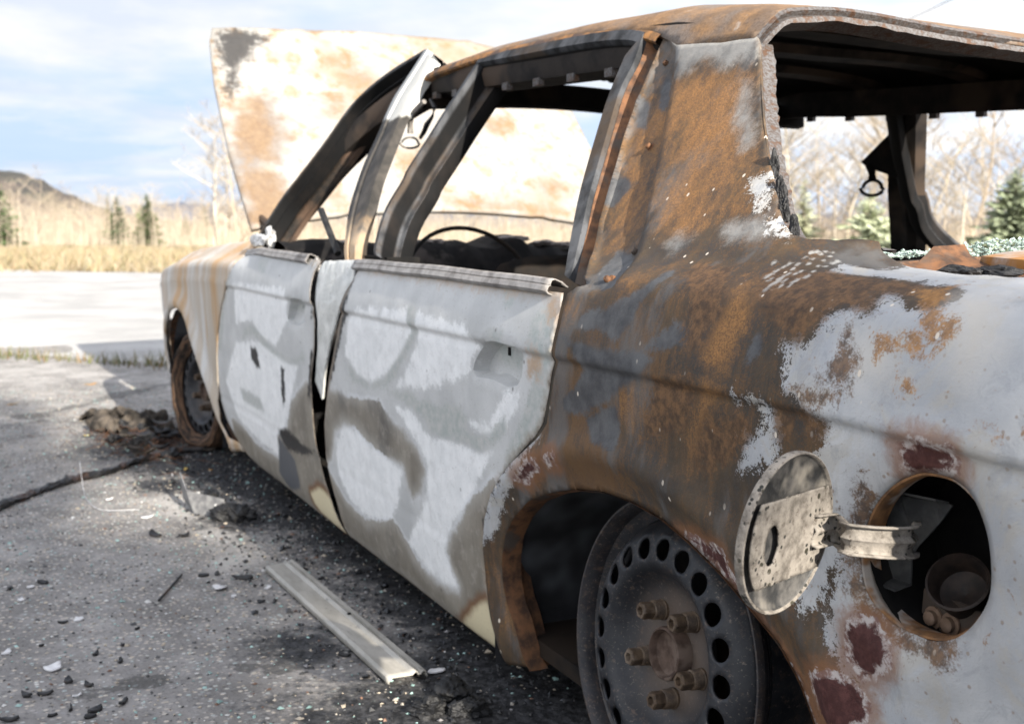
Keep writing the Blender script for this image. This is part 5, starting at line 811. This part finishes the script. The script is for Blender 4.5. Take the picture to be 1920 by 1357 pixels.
# ------------------------------------------------------------------ far flank
for o in (rear_door, front_door, fender):
    for ch in list(mirror_copy(o, car).children):
        if ch.name.startswith(('bent_upright', 'regulator', 'melted')): bpy.data.objects.remove(ch)
sub('door_pillar', *join(boxvf(.99, 1.30, -.805, -.70, .06, .60)), SOOTM, car, False)
P = [(1.22, -.80, .60), (1.18, -.765, .70), (1.13, -.70, .82), (1.07, -.635, .93), (1.02, -.58, 1.03)]
bp_ = smoothline(P, 24); o = sub('door_pillar', *sweep_profile(bp_, [(-.05, -.01), (-.04, .02), (-.015, .03), (.015, .02), (.045, .03), (.055, -.01), (.0, -.02), (-.05, -.01)], (1, 0, 0), (0, .86, -.51)), INNER, car)
v = [(1.10, -.60, .965), (1.20, -.605, .90), (1.185, -.61, .885), (1.09, -.63, .855)]; v2 = [tuple(np.array(q) + (0, .006, 0)) for q in v]; sub('belt_bracket', v + v2, [(0, 1, 2, 3), (7, 6, 5, 4), (0, 4, 5, 1), (1, 5, 6, 2), (2, 6, 7, 3), (3, 7, 4, 0)], SOOTM, o, False)
def belt_ring(c0, tilt, parent, s=1.0, mat=FRAMEDK):
    pts = []
    for t in np.linspace(0, 2 * math.pi, 25): pts.append((.030 * s * math.cos(t) * (1 + .25 * (math.sin(t) < 0)), 0, .020 * s * math.sin(t)))
    R = Matrix.Rotation(tilt, 3, 'Z'); v, f = tube([np.array(R @ Vector(p)) + c0 for p in pts], .0048 * s, 6, False); return sub('belt_ring', v, f, mat, parent)
belt_ring(np.array([1.172, -.615, .832]), math.radians(8), o)
v, f = tube([(1.178, -.61, .892), (1.172, -.612, .87), (1.172, -.614, .848)], [.013, .010, .013], 6); sub('belt_stalk', v, f, SOOTM, o)
# left belt loop hanging from the rail
lb = sub('belt_stalk', *tube([(1.30, .60, 1.0), (1.335, .605, .985), (1.372, .603, .975), (1.385, .601, .955), (1.387, .60, .935)], [.006, .007, .007, .006, .007], 6), mat_simple('ashy_belt_steel', (.12, .11, .10), (.24, .22, .20), 60), car)
belt_ring(np.array([1.388, .60, .914]), math.radians(60), lb, .62, mat_simple('belt_ring_steel', (.09, .085, .08), (.18, .165, .15), 60))
sub('belt_strap', *tube([(1.30, .585, 1.005), (1.275, .585, .985), (1.285, .587, .965), (1.31, .589, .95), (1.325, .59, .935), (1.345, .592, .922)], [.004, .005, .004, .007, .006, .004], 5), CHAR, lb)

# ------------------------------------------------------------------ cabin
sub('floor_pan', *join(boxvf(-.15, 2.1, -.80, .80, .075, .10), boxvf(1.88, 1.92, -.80, .80, .09, .64), boxvf(1.92, 3.5, -.62, .62, .10, .30)), SOOTM, car, False)
dp = []
for y in np.linspace(-.80, .80, 90):
    j = .010 * math.sin(y * 21) + .008 * math.sin(y * 47 + 1) + .006 * math.sin(y * 90); zt = .680 + j * .5 + .018 * math.exp(-((y - .13) / .05) ** 2) - (.012 if y < .1 else 0)
    dp.append([(1.66 + j, y, .30), (1.64, y, .50), (1.70 + j, y, .615 + 1.6 * j), (1.76, y, zt - .012), (1.82, y, zt), (1.95, y, zt - .005), (2.08, y, .665)])
DASH = mat_simple('burnt_cowl', (.004, .004, .0045), (.010, .009, .009), 25, .9, (.05, .043, .04), .5, .15)
sub('dashboard', *grid(np.array(dp)), DASH, car, True, 30)
for k, (y, z, sx) in enumerate(((.13, .688, .055), (.02, .676, .04), (.62, .676, .035), (.38, .678, .035), (-.05, .672, .05))): rubble('cowl_scrap', (1.80, y, z), (.02, sx, .008), mat_simple('pale_cowl_scrap', (.10, .085, .08), (.28, .25, .235), 50, .8), car, 300 + k, 1)
pts = []
Rw = Matrix.Rotation(math.radians(-62), 3, 'Y')
for t in np.linspace(0, 2 * math.pi, 49): q = Rw @ Vector((.185 * math.sin(t), .185 * math.cos(t), 0)); pts.append(np.array([1.63, .33, .555]) + np.array(q))
v, f = tube(pts, .006, 8, False); sw = sub('steering_wheel', v, f, SOOTM, car)
sub('steering_column', *tube([(1.63, .33, .555), (1.80, .33, .46)], [.03, .03], 10), SOOTM, sw)
def seat(y, x):
    rows = []
    for z, hw, xo in ((.18, .25, .0), (.35, .255, -.02), (.50, .25, -.05), (.60, .235, -.07), (.645, .20, -.08), (.662, .13, -.085)):
        rows.append([(x + xo + .035 * math.cos(a) * (1 if z < .62 else .7), y + hw * math.sin(a), z + .004 * math.sin(a * 5)) for a in np.linspace(0, 2 * math.pi, 25)])
    rows.append([(x - .085, y, .666)] * 25); return sub('seat_back', *grid(np.array(rows)), SOOTM, car)
seat(.40, .98); seat(-.40, .98)
sub('rear_seat_frame', *grid(np.array([[(x + .01 * math.sin(y * 20), y, z + .01 * math.sin(y * 13)) for y in np.linspace(-.68, .68, 30)] for x, z in ((.45, .15), (.45, .25), (.10, .28), (.02, .45), (-.05, .60), (-.09, .60))])), SOOTM, car)

# ------------------------------------------------------------------ wheels
WM = G('fire_scaled_wheel', .5, .4); n1 = WM.noise(18, 6, .65); n2 = WM.noise(90, 5, .7); rr = WM.N.new('ShaderNodeVectorMath'); rr.operation = 'LENGTH'; WM.L.new(WM.pos, rr.inputs[0])
cc = WM.mix(WM.rng(n1, .35, .65), (.010, .0115, .015), (.027, .028, .032)); dusty = WM.math('MULTIPLY', WM.rng(WM.math('ADD', rr.outputs['Value'], WM.math('MULTIPLY', n1, .05)), .125, .075), .75); cc = WM.mix(dusty, cc, WM.mix(n1, (.12, .088, .066), (.17, .135, .112)))
cc = WM.mix(WM.math('MULTIPLY', WM.rng(WM.math('ADD', rr.outputs['Value'], WM.math('MULTIPLY', n2, .10)), .22, .27), .45), cc, (.075, .05, .037)); cc = WM.mix(WM.rng(n2, .55, .70, 0, .6), cc, (.11, .075, .055)); n4 = WM.noise(240, 4, .7); cc = WM.mix(WM.rng(n4, .58, .68, 0, .5), cc, (.20, .16, .13)); WM.bump(n2, .25, .002); WM = WM.out(cc)
HUBM = mat_simple('brown_hub_rust', (.055, .035, .026), (.10, .066, .05), 70, .75, (.13, .095, .075), .5)
NUTM = mat_simple('rusty_lug_nut', (.045, .03, .02), (.11, .075, .048), 90, .6, (.15, .115, .085), .4)
SPR = [(.022, -.030), (.04, -.030), (.06, -.029), (.083, -.025), (.094, -.016), (.102, -.004), (.108, .003), (.115, .005), (.1307, .004), (.146, -.001), (.153, -.008), (.160, -.018), (.167, -.030)]
def make_wheel(label_holes=20):
    w = empty('wheel'); a0 = -.3626; step = .006
    outer = np.array([(.167 * math.cos(t), .167 * math.sin(t)) for t in np.linspace(0, 6.2832, 121)[:-1]]); inner = np.array([(.03 * math.cos(t), .03 * math.sin(t)) for t in np.linspace(0, 6.2832, 33)[:-1]])
    holes = [np.array([(.1307 * math.cos(a0 + k * 2 * math.pi / 20) + .0140 * math.cos(t), .1307 * math.sin(a0 + k * 2 * math.pi / 20) + .0140 * math.sin(t)) for t in np.linspace(0, 6.2832, 19)[:-1]]) for k in range(20)]
    rings = np.vstack([[(r * math.cos(t), r * math.sin(t)) for t in np.linspace(0, 6.2832, max(24, int(2 * math.pi * r / .006)))[:-1]] for r in (.04, .05, .06, .07, .078, .086, .092, .097, .102, .107, .111, .115, .120, .126, .132, .138, .144, .149, .153, .157, .161)])
    bad = np.zeros(len(rings), bool)
    for h in holes: bad |= pip(rings, h) | (pdist(rings, h, True) < .0022)
    pts = np.vstack([outer, inner] + holes + [rings[~bad]]); ed = loop_edges(0, len(outer)) + loop_edges(len(outer), len(inner)); i = len(outer) + len(inner)
    for h in holes: ed += loop_edges(i, len(h)); i += len(h)
    def keep(c):
        r = np.hypot(c[:, 0], c[:, 1]); k = (r < .1669) & (r > .0295)
        for h in holes: k &= ~pip(c, h)
        return k
    P2, Fc = cdt([tuple(p) for p in pts], ed, keep); r = np.hypot(P2[:, 0], P2[:, 1]); z = np.interp(r, [p[0] for p in SPR], [p[1] for p in SPR])
    o = sub('wheel_disc', np.column_stack([P2, z]), Fc, WM, w); m = o.modifiers.new('sheet', 'SOLIDIFY'); m.thickness = .004; m.offset = -1
    v, f = lathe([(.1905, -.012), (.1945, -.009), (.1955, -.003), (.1945, .001), (.1915, .001), (.188, -.004), (.1855, -.012), (.184, -.022), (.176, -.029), (.169, -.034), (.166, -.06), (.164, -.11), (.170, -.15), (.186, -.165), (.194, -.17), (.194, -.172), (.184, -.168), (.160, -.15), (.160, -.04), (.172, -.037)], 96); sub('rim', v, f, WM, w)
    v, f = lathe([(.0335, -.030), (.0335, -.012), (.0325, -.009), (.030, -.008), (.0285, -.011), (.0275, -.018), (.021, -.022), (.010, -.024), (0, -.024)], 40); sub('hub', v, f, HUBM, w)
    for k in range(5):
        a = math.radians(122 + 72 * k); c0 = np.array([.0575 * math.cos(a), .0575 * math.sin(a), -.030])
        prof = [(.0135, 0), (.0135, .004)]
        for q in range(6): prof += [(.0115, .0055 + q * .0023), (.0125, .0066 + q * .0023)]
        prof += [(.0105, .020)]; v, f = lathe(prof, 16)
        hv_, hf_ = lathe([(.0112, .020), (.0112, .034), (.0098, .036), (.0062, .036), (.0058, .030), (.0, .029)], 6)
        v, f = join((v, f), (hv_, hf_)); sub('lug_nut', [np.array(q) + c0 for q in v], f, NUTM, w, True, 25)
    v, f = lathe([(.0, -.07), (.14, -.07), (.145, -.085), (.145, -.13), (.0, -.13)], 40); sub('brake_drum', v, f, SOOTM, w)
    return w
def place_wheel(w, centre, nrm):
    n = Vector(nrm).normalized(); e1 = n.cross(Vector((0, 0, 1))).normalized(); e2 = e1.cross(n)
    if (e1.x < 0) == (n.y > 0): pass
    w.matrix_world = Matrix(((e1.x, e2.x, n.x, centre[0]), (e1.y, e2.y, n.y, centre[1]), (e1.z, e2.z, n.z, centre[2]), (0, 0, 0, 1)))
def parent_wheel(w):
    w.parent = car
    return w
wr = make_wheel(); parent_wheel(wr); wr.name = 'rear_wheel'; place_wheel(wr, (0, .8125, .197), (-.0107, .996, .0872))
w2 = copy_tree(wr, car); w2.name = 'rear_wheel'; place_wheel(w2, (0, -.8125, .197), (0, -.996, .0872))
TYRE = G('burnt_tyre_cords', .85, .2); nn_ = TYRE.noise(1, 5, .7, TYRE.map((12, 12, 140))); n2 = TYRE.noise(40, 5, .7); cc = TYRE.mix(TYRE.rng(nn_, .38, .62), (.014, .012, .011), (.13, .075, .045)); cc = TYRE.mix(TYRE.rng(n2, .6, .75, 0, .6), cc, (.22, .13, .08)); TYRE.bump(nn_, .9, .006); TYRE = TYRE.out(cc)
for k, y in ((0, .815), (1, -.815)):
    w = copy_tree(wr, car); w.name = 'front_wheel'; place_wheel(w, (2.80, y, .158), (-.23 if k == 0 else .20, 1 if k == 0 else -1, .03))
    v, f = lathe([(.150, .004), (.165, .022), (.185, .030), (.200, .022), (.205, .004), (.204, -.04), (.2025, -.09), (.204, -.14), (.199, -.18), (.186, -.176)], 72); v = np.array(v); aa = np.arctan2(v[:, 1], v[:, 0]); v[:, :2] *= (1 + .018 * np.sin(aa * 5 + v[:, 2] * 30) + .010 * np.sin(aa * 13))[:, None]
    sub('tyre_remains', v, f, TYRE, w)
# wheel wells
for k in (1, -1):
    for x0, r0 in ((0, .40), (2.765, .43)):
        pts = [[(x0 + r0 * math.cos(t), k * y, .10 + r0 * math.sin(t) * .85) for y in (.845, .80, .70, .55, .48)] + [(x0 + .1 * math.cos(t), k * .47, .10 + .08 * math.sin(t))] for t in np.linspace(-.15, math.pi + .15, 40)]
        sub('wheel_well', *grid(np.array(pts)), mat_simple('sooted_wheel_well', (.010, .010, .011), (.022, .022, .024), 9, .8, (.10, .105, .115), .4), car)
    sub('rear_axle', *tube([(0, k * .70, .20), (0, 0, .19)], .03, 8), SOOTM, car)
# broken rear-window glass on the shelf
GL = G('green_glass_crumbs', .12, .6); cgl = GL.attr('tint', 'Color'); GL.b.inputs['Transmission Weight'].default_value = .45; GL.b.inputs['IOR'].default_value = 1.5; GL = GL.out(cgl)
def crumbs(name, pos, size, cols, mat, parent=None, seed=1, flat=.7):
    r = np.random.default_rng(seed); n = len(pos); base = np.array([(1, 0, 0), (-1, 0, 0), (0, 1, 0), (0, -1, 0), (0, 0, 1), (0, 0, -1)], float); fc_ = np.array([(0, 2, 4), (2, 1, 4), (1, 3, 4), (3, 0, 4), (2, 0, 5), (1, 2, 5), (3, 1, 5), (0, 3, 5)])
    S = np.asarray(size)[:, None, None] * r.uniform(.5, 1.3, (n, 6, 3)) * base; ang = r.uniform(0, 6.28, n); ca, sa = np.cos(ang), np.sin(ang); tl = r.normal(0, .5, n)
    X = S[..., 0] * ca[:, None] - S[..., 1] * sa[:, None]; Y = S[..., 0] * sa[:, None] + S[..., 1] * ca[:, None]; Z = S[..., 2] * flat + X * np.tan(np.clip(tl, -.8, .8))[:, None] * .4
    V = np.stack([X, Y, Z], -1) + np.asarray(pos)[:, None, :]; F = (fc_[None] + (np.arange(n) * 6)[:, None, None]).reshape(-1, 3); o = mesh(name, V.reshape(-1, 3), F, mat, parent, False); cattr(o, np.repeat(np.asarray(cols), 6, 0)); return o
n = 1300; t = rng.random(n) * .85; x = -.20 - .02 * t + rng.normal(0, .012, n); y = .70 - .62 * t; hgt = .0075 * np.exp(-((t - .38) / .16) ** 2) + .006 * np.exp(-((t - .7) / .2) ** 2) + .003; z = .692 + rng.random(n) * 1.9 * hgt
gcol = np.array([.55, .68, .62]) * rng.uniform(.6, 1.25, (n, 1)); gl = crumbs('glass_crumbs', np.column_stack([x, y, z]), rng.uniform(.0014, .0038, n), gcol, GL, None, 3); tag(gl, 'heap of crumbled green glass along the rear window ledge', 'glass', kind='stuff')

# ------------------------------------------------------------------ things lying on the ground
def lay(x, y): return float(gz(np.array(x))) + .004 * math.sin(x * 2.1 + y) * math.exp(-((x - 2) / 6) ** 2)
SHARD = mat_simple('white_ash_shard', (.55, .545, .55), (.70, .69, .69), 50, .7, (.40, .39, .39), .4)
FLAKE = mat_simple('black_char_flake', (.008, .008, .009), (.028, .026, .025), 60, .55, (.06, .034, .024), .8, .4)
LEAF = mat_simple('orange_leaf', (.42, .20, .05), (.50, .30, .08), 60, .7); LEAFY = mat_simple('yellow_leaf', (.55, .42, .10), (.60, .36, .10), 60, .7)
def flake(name, x, y, size, mat, seed, asp=.6, curl=.25, thick=.0035):
    r = np.random.default_rng(seed); n = 9; ang = np.sort(r.uniform(0, 6.28, n)); rad = r.uniform(.55, 1.0, n); pts = np.stack([np.cos(ang) * rad, np.sin(ang) * rad * asp], -1) * size * .5
    P = densify(pts, size * .16); gx, gy = np.meshgrid(np.linspace(-.5, .5, 7) * size, np.linspace(-.5, .5, 6) * size * asp); Gp = np.stack([gx.ravel(), gy.ravel()], -1); Gp = Gp[pip(Gp, P)]; Gp = Gp[pdist(Gp, P, True) > size * .05] if len(Gp) else Gp
    P2, Fc = cdt([tuple(p) for p in np.vstack([P, Gp])], loop_edges(0, len(P)), lambda c: pip(c, P)); a = r.uniform(0, 6.28)
    z = curl * (P2[:, 0] ** 2 / size * 1.6 + P2[:, 1] ** 2 / size * r.uniform(-1, 2)) + size * .05 * vnoise(P2, 4 / size, seed); z = z - z.min() + thick
    o = mesh(name, np.column_stack([P2, z]), Fc, mat, None, True, 40); o.location = (x, y, lay(x, y)); o.rotation_euler = (r.normal(0, .06), r.normal(0, .06), a); m = o.modifiers.new('sheet', 'SOLIDIFY'); m.thickness = thick; return o
wl_ = ['largest white shard, curled, low at the left of the asphalt', 'white shard with a raised corner just left of the fallen trim strip', 'small rectangular white chip in the middle of the left asphalt', 'white flake tucked beside the lower end of the trim strip', 'white shard cut by the left edge of the photo', 'small white lump near a dark flake at left', 'small white flake right of the black char sliver by the trim strip', 'tiny white chip below the shard left of the trim strip']
for i, (x, y, m, px) in enumerate(DEB['white']):
    o = flake('white_shard', x, y, m * px * 1.05, SHARD, 400 + i, .75, .4, .003); tag(o, wl_[i] if i < len(wl_) else 'small white chip on the asphalt', 'shard', 'white shards on the asphalt')
dl_ = {0: 'black flake with a brown edge low at left', 13: 'long black char sliver beside the upper end of the trim strip', 12: 'dark curled flake on the asphalt in front of the sunlit strip', 22: 'rusty dark flake left of the curled flake near the sunlit strip', 21: 'black scrap at the edge of the soot below the metal clump', 25: 'dark twig of char right of the trim strip'}
for i, (x, y, m, px) in enumerate(DEB['dark']):
    o = flake('char_flake', x, y, m * px * 1.1, FLAKE, 500 + i, .5, .45, .004); tag(o, dl_.get(i, 'small black char flake on the asphalt'), 'char flake', 'char flakes on the asphalt')
ll_ = ['orange fallen leaf at the far left of the asphalt', 'yellow leaf in the soot below the front wheel', 'orange leaf lying in the sunlit patch left of the front wheel', 'small yellow leaf beside the burnt cloth scrap', 'orange leaf right of the yellow leaf below the front wheel']
for i, (x, y, m, px) in enumerate(DEB['leaf']): tag(flake('fallen_leaf', x, y, m * px * 1.2, LEAFY if i in (1, 3) else LEAF, 600 + i, .5, .3, .001), ll_[i], 'leaf')
# trim strip
s = np.array([p[:2] for p in DEB['strip']]); A0, A1, B1, B0 = s
prof = [(0.0, .001), (.02, .007), (.10, .010), (.22, .0095), (.60, .0085), (.66, .0115), (.70, .0125), (.74, .011), (.77, .0075), (.82, .007), (.84, .0105), (.95, .0105), (.985, .006), (1.0, .001)]
rows = []
for t in np.linspace(0, 1, 40):
    p = A0 + (A1 - A0) * t; q = B0 + (B1 - B0) * t; rows.append([(*(p + (q - p) * w), lay(*(p + (q - p) * w)) + .004 + z * 1.15) for w, z in prof])
STRIP = G('dull_trim_strip', .5, .4); n1 = STRIP.noise(9, 5, .65, STRIP.map((1, 3, 1))); n2 = STRIP.noise(60, 6, .7, STRIP.map((.4, 1, 1))); cc = STRIP.mix(STRIP.rng(n1, .35, .65), (.27, .255, .225), (.37, .35, .315)); cc = STRIP.mix(STRIP.rng(n2, .58, .70, 0, .7), cc, (.13, .125, .12)); STRIP.bump(n2, .15, .002); STRIP = STRIP.out(cc)
rows = np.array(rows); ce = rows.reshape(-1, 3).mean(0); base = np.array([ce[0], ce[1], 0]); ts = empty('trim_strip', base); tag(ts, 'long pale metal trim strip lying on the asphalt beside the rear door', 'trim strip')
o = mesh('strip_plate', *grid(rows - base), STRIP, ts, True, 35); m = o.modifiers.new('sheet', 'SOLIDIFY'); m.thickness = .002
hp = (rows[22, 6] - base); v, f = lathe([(.0, .0015), (.004, .0015), (.0042, 0)], 10); mesh('clip_hole', [np.array(q) + hp for q in v], f, SOOTM, ts)
# charred hose
H = np.array([(p[0], p[1], lay(p[0], p[1]) + .012) for p in DEB['hose']]); P = smoothline(H, 70); v, f = tube(P, [.016 + .003 * math.sin(i * .23) + .0012 * math.sin(i * 1.3) for i in range(70)], 9); v = np.array(v) + .003 * rng.normal(size=(len(v), 3)); v[:, 2] = (v[:, 2] - np.repeat(P[:, 2], 9)) * .6 + np.repeat(P[:, 2], 9) - .004
tag(mesh('charred_hose', v, f, FLAKE, None, False), 'thick charred black hose running left from the front wheel', 'hose')
Wp = np.array([(p[0], p[1], lay(p[0], p[1]) + .004) for p in DEB['wire']]); Wp[0] = (2.28, 1.262, .05); Wp[1] = (2.26, 1.262, .03); v, f = tube(smoothline(Wp, 40), .0011, 5); tag(mesh('thin_wire', v, f, mat_simple('pale_wire', (.40, .40, .41), (.55, .55, .56), 50)), 'thin pale wire bent over the charred hose', 'wire')
Tp = np.array([(p[0], p[1], lay(p[0], p[1]) + .005) for p in DEB['twig']]); v, f = tube(smoothline(Tp, 12), .0028, 5); tag(mesh('burnt_twig', v, f, FLAKE), 'straight dark burnt twig in the middle of the left asphalt', 'twig')
# burnt cloth scrap by the front wheel
(fx0, fy0, _), (fx1, fy1, _) = DEB['fabric']; nu, nv = 46, 26; Pg = np.zeros((nu, nv, 3))
for i, a in enumerate(np.linspace(0, 1, nu)):
    for j, b in enumerate(np.linspace(0, 1, nv)):
        x = fx0 + (fx1 - fx0) * a - .14 + .44 * b + .02 * math.sin(a * 17 + b * 5); y = fy0 + (fy1 - fy0) * a + .03 * math.sin(b * 9 + a * 4)
        z = .015 + .055 * math.sin(math.pi * b) * (.6 + .4 * math.sin(a * 11 + b * 3)) * math.sin(math.pi * min(1, a * 1.2 + .1)) + .016 * math.sin(a * 23 + b * 8) * math.sin(b * 12) + .012 * math.sin(a * 41 - b * 17)
        Pg[i, j] = (x, y, lay(x, y) + max(z, .004))
CL = G('burnt_cloth', .9, .15); n1 = CL.noise(9, 6, .65); n2 = CL.noise(60, 5, .7); cc = CL.mix(CL.rng(n1, .38, .62), (.018, .016, .014), (.105, .088, .072)); cc = CL.mix(CL.rng(n2, .55, .7, 0, .8), cc, (.03, .026, .023)); CL.bump(n2, .8, .006); CL = CL.out(cc)
c0 = np.array([Pg[..., 0].mean(), Pg[..., 1].mean(), 0]); o = mesh('burnt_cloth', *grid(Pg - c0), CL); o.location = c0; o.modifiers.new('sheet', 'SOLIDIFY').thickness = .004; tag(o, 'crumpled scorched brown cloth scrap left of the front wheel', 'cloth')
# burnt metal clump
(cx0, cy0, _), (cx1, cy1, _) = DEB['clump']; cx, cy = (cx0 + cx1) / 2, (cy0 + cy1) / 2; cl = empty('metal_clump', (cx, cy, lay(cx, cy))); tag(cl, 'dark bent metal clump with bright melted beads beside the front door sill', 'scrap')
v = [(-.02, .05, 0), (.13, .05, .01), (.12, .06, .085), (.0, .065, .06), (-.10, -.02, .0), (-.09, -.01, .05)]; o = mesh('bent_plate', v, [(0, 1, 2, 3), (4, 0, 3, 5)], mat_simple('clump_steel', (.10, .10, .105), (.2, .2, .2), 40, .5), cl, False); o.modifiers.new('sheet', 'SOLIDIFY').thickness = .003
for k in range(5): rubble('slag_lump', (rnd.uniform(-.12, .08), rnd.uniform(-.06, .04), .015), (rnd.uniform(.02, .045), rnd.uniform(.02, .04), .02), CHAR, cl, 700 + k, 1)
for k in range(5): rubble('melted_bead', (rnd.uniform(-.08, .05), rnd.uniform(-.0, .055), rnd.uniform(.03, .055)), (.0055, .004, .004), MELT, cl, 720 + k, 1)
for k in range(14):
    x, y = 2.98 + rnd.gauss(0, .2), .98 + rnd.gauss(0, .08); o = flake('burnt_scrap', x, y, rnd.uniform(.05, .13), (CL, FLAKE, FLAKE)[k % 3], 900 + k, .6, .6, .004); o.location.z += rnd.uniform(0, .03); tag(o, 'curled burnt scrap in the debris pile beside the front wheel', 'burnt scrap', 'burnt scraps by the front wheel')
# heaps of charred rubble
for k, (x, y, sx) in enumerate(((3.02, .90, .06), (2.93, .97, .05), (3.14, .97, .045), (2.86, 1.02, .04), (2.62, .95, .035), (3.25, 1.02, .035), (2.98, 1.08, .03))):
    h = rubble('char_lump', (0, 0, .008), (sx, sx * .8, .022), CHAR, None, 850 + k, 1); h.location = (x, y, lay(x, y)); tag(h, 'black char lump in the burnt pile beside the front wheel', 'char lump', 'char lumps by the front wheel')
for k, (x, y, m) in enumerate(DEB['heap'][:3]):
    h = rubble('rubble_lump', (0, 0, .01), (.028 - .005 * k, .026, .014), CHAR, None, 800 + k, 1); h.location = (x, y, lay(x, y)); tag(h, ('biggest black rubble lump at the lower end of the trim strip', 'black rubble lump left of the rear wheel at the bottom edge', 'black rubble lump nearest the rear wheel')[k], 'rubble')
# fine litter: glass bits, grit, ash
n = 13000; x = rng.uniform(.35, 4.6, n) ** 1.0; y = rng.uniform(.72, 2.2, n); keep = y < 1.75 + .1 * x
x, y = x[keep], y[keep]; n = len(x); z = np.array([lay(a, b) for a, b in zip(x, y)]) + .001
pal = np.array([(.34, .50, .47), (.55, .54, .52), (.30, .27, .23), (.05, .05, .05), (.42, .36, .28), (.16, .09, .06), (.62, .62, .62), (.22, .34, .32)]); ci = rng.choice(8, n, p=[.11, .05, .22, .26, .18, .07, .02, .09]); col = pal[ci] * rng.uniform(.7, 1.15, (n, 1)); sz = rng.gamma(3, .0007, n) + .0007
LIT = G('ground_litter', .5, .5); LIT = LIT.out(LIT.attr('tint', 'Color')); o = crumbs('ground_litter', np.column_stack([x, y, z]), sz, col, LIT, None, 9, .5); tag(o, 'scatter of glass crumbs, grit and ash over the asphalt', 'litter', kind='stuff')
n = 2600; x = rng.uniform(.3, 3.2, n); y = np.where(rng.random(n) < .75, rng.normal(.86, .10, n), rng.uniform(.5, 1.1, n)); z = np.array([lay(a, b) for a, b in zip(x, y)]) + .003
col = np.array([(.012, .012, .013), (.03, .03, .032), (.22, .21, .21), (.06, .03, .02)])[rng.choice(4, n, p=[.62, .30, .04, .04])]; o = crumbs('soot_rubble', np.column_stack([x, y, z]), rng.gamma(2.2, .0012, n) + .0008, col, LIT, None, 10, .6); tag(o, 'black char crumbs on the ground along the car sill', 'char crumbs', kind='stuff')
n = 170; t = rng.random(n); x = rng.normal(3.0, .22, n); y = rng.normal(.95, .10, n); V = []; Fq = []
for i in range(n):
    a = rng.uniform(0, 6.28); L = rng.uniform(.03, .14); z0 = lay(x[i], y[i]) + .002; q = [np.array([x[i], y[i], z0]), np.array([x[i] + L * .5 * math.cos(a), y[i] + L * .5 * math.sin(a), z0 + rng.uniform(.004, .03)]), np.array([x[i] + L * math.cos(a + .4), y[i] + L * math.sin(a + .4), z0 + .002])]; v, f = tube(q, .0011, 3, False); k = len(V); V += [tuple(p) for p in v]; Fq += [tuple(j + k for j in g) for g in f]
o = mesh('tyre_wires', V, Fq, mat_simple('rusty_cord_wire', (.06, .03, .02), (.13, .065, .035), 40)); tag(o, 'tangle of rusty tyre wires around the front wheel', 'wires', kind='stuff')
